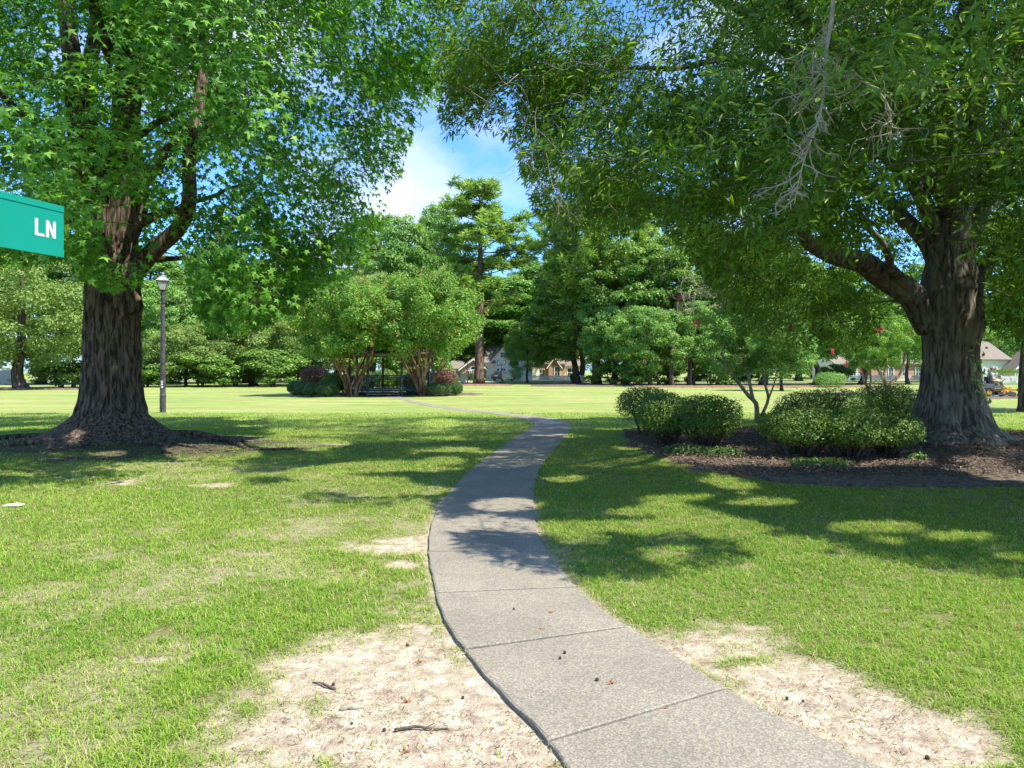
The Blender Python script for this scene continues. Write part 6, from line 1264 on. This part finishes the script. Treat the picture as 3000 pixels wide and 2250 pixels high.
pts = [(2003//1, 1635), (1700, 1505), (1735, 1510), (1220, 1418), (880, 1390), (610, 1520), (150, 1660-5), (445, 1345), (260, 1640), (1500, 1340), (1000, 1505), (560, 1380), (660, 1120), (830, 1575), (1210, 1430), (55, 1395), (1410, 1240), (1560, 1110), (1810, 1110), (1290, 1478), (760, 1560), (720, 1478), (330, 1450), (1110, 1322), (1160, 1050), (1090, 1010), (700, 1290)]
used_ = False
for (px, py) in pts:
    o = gb0 if not used_ else gb0.copy()
    if used_: col.objects.link(o)
    used_ = True; p = GD(px, py); s = rng.uniform(.4, .65); o.location = (p[0], p[1], ground_z(p[0], p[1])); o.scale = (s, s, s); o.rotation_euler = (0, 0, rng.random()*6.28); tag(o, 'small dark spiky seed ball lying on the concrete path' if path_dist([p[0]], [p[1]])[0] < 0 else ('small dark spiky seed ball on the ground left of the path' if p[0] < CS[np.abs(CS[:, 1] - p[1]).argmin(), 0] else 'small dark spiky seed ball on the ground right of the path'), 'seed ball', 'seed balls fallen from the sweetgum')
q = MB(); p = GD(28, 1097); q.addp([(-.11, -.03, 0), (.10, -.045, .004), (.12, .03, .012), (.02, .05, .02), (-.10, .035, .006)] + [(-.11, -.03, .004), (.10, -.045, .008), (.12, .03, .016), (.02, .05, .024), (-.10, .035, .010)], [[4, 3, 2, 1, 0], [5, 6, 7, 8, 9]] + [[k, (k+1) % 5, 5 + (k+1) % 5, 5 + k] for k in range(5)]); o = q.build('paper_scrap', M_white); o.location = (p[0], p[1], HZ_(p[0], p[1]) + .022); tag(o, 'white scrap of paper on the sunny grass at the left edge', 'paper')
for (px, py, ln, az, lb) in [(910, 1575, .24, .05, 'short dark stick on the bright sand beside the path'), (700, 1480, .16, 2.6, 'thin twig on the sand near the path bend'), (760, 1528, .12, .3, 'weathered chunk of bark on the sand left of the path'), (380, 990, .45, 2.4, 'pale forked stick at the foot of the sweetgum'), (2010, 1012, .8, .1, 'long thin stick on the mulch before the oak')]:
    p = GD(px, py); z = ground_z(p[0], p[1]) + .004; q = MB(); P = smooth_pts(np.array([(-ln/2, 0, 0), (-.1*ln, .04*ln, .01), (.2*ln, -.03*ln, .006), (ln/2, .02*ln, .0)]), 10)
    if 'chunk' in lb: P[:, 0] *= 1; q.tube(P, np.array([.004, .012, .016, .013, .018, .015, .017, .012, .010, .003]), 7)
    else: q.tube(P, np.linspace(.008, .003, 10), 6); q.tube([P[5], P[5] + [.16*ln, .12*ln, .006]], [.004, .002], 5)
    o = q.build('stick', M_twig if 'pale' in lb or 'chunk' in lb else mcone, smooth=True); o.location = (p[0], p[1], z); o.rotation_euler = (0, 0, az); tag(o, lb, 'stick')
# fine litter: needles and crumbs over sand, chips over mulch
def litter():
    q = MB(); n_ = 90000; y = 2.0 + 9*rng.random(n_)**1.5; x = rng.uniform(-1, 1, n_)*(.8*y + .5); b = bare_mask(x, y); pd = path_dist(x, y); k = (pd > 0.01) & (rng.random(n_) < b*.8*sst(.35, .6, fbm(x/.35, y/.35, 3, 88))); x, y, b = x[k], y[k], b[k]; n_ = len(x)
    C = np.stack([x, y, H(x, y)*(.35 + .65*sst(0, .5, pd[k])) - .012*b + .006], 1); U = rng.normal(size=(n_, 3))*[1, 1, .12]; place_leaves(q, C, rng.normal(size=(n_, 3))*.3 + [0, 0, 1], U, rng.uniform(.008, .034, n_), BLADE*np.array([1, 1.5, .4]), DIAMF, rng.random(n_)*.6)
    m_ = leafmat('litter_bits', [(.05, .035, .025), (.10, .07, .05), (.20, .14, .09), (.30, .22, .14)], .1, tcol=(1, 1, 1), rough=.9)
    tag(q.build('sand_litter', m_), 'dark crumbs and dead grass bits over the sand', 'litter', kind='stuff')
    q = MB(); n_ = 90000; x = rng.uniform(2.5, 15, n_); y = rng.uniform(10.5, 20.5, n_); k = in_poly(x, y, BED); x, y = x[k], y[k]; n_ = len(x); C = np.stack([x, y, H(x, y) + .055 + .03*rng.random(n_)], 1)
    place_leaves(q, C, rng.normal(size=(n_, 3))*.45 + [0, 0, 1], rng.normal(size=(n_, 3))*[1, 1, .25], rng.uniform(.018, .06, n_), DIAM*np.array([1, .7, 1]), DIAMF, rng.random(n_))
    m_ = leafmat('mulch_chips', [(.04, .025, .018), (.09, .06, .045), (.17, .12, .085), (.33, .25, .18)], .05, tcol=(1, 1, 1), rough=.9)
    tag(q.build('bark_chips', m_), 'brown bark chips and leaf bits over the mulch bed', 'mulch', kind='stuff')
litter()
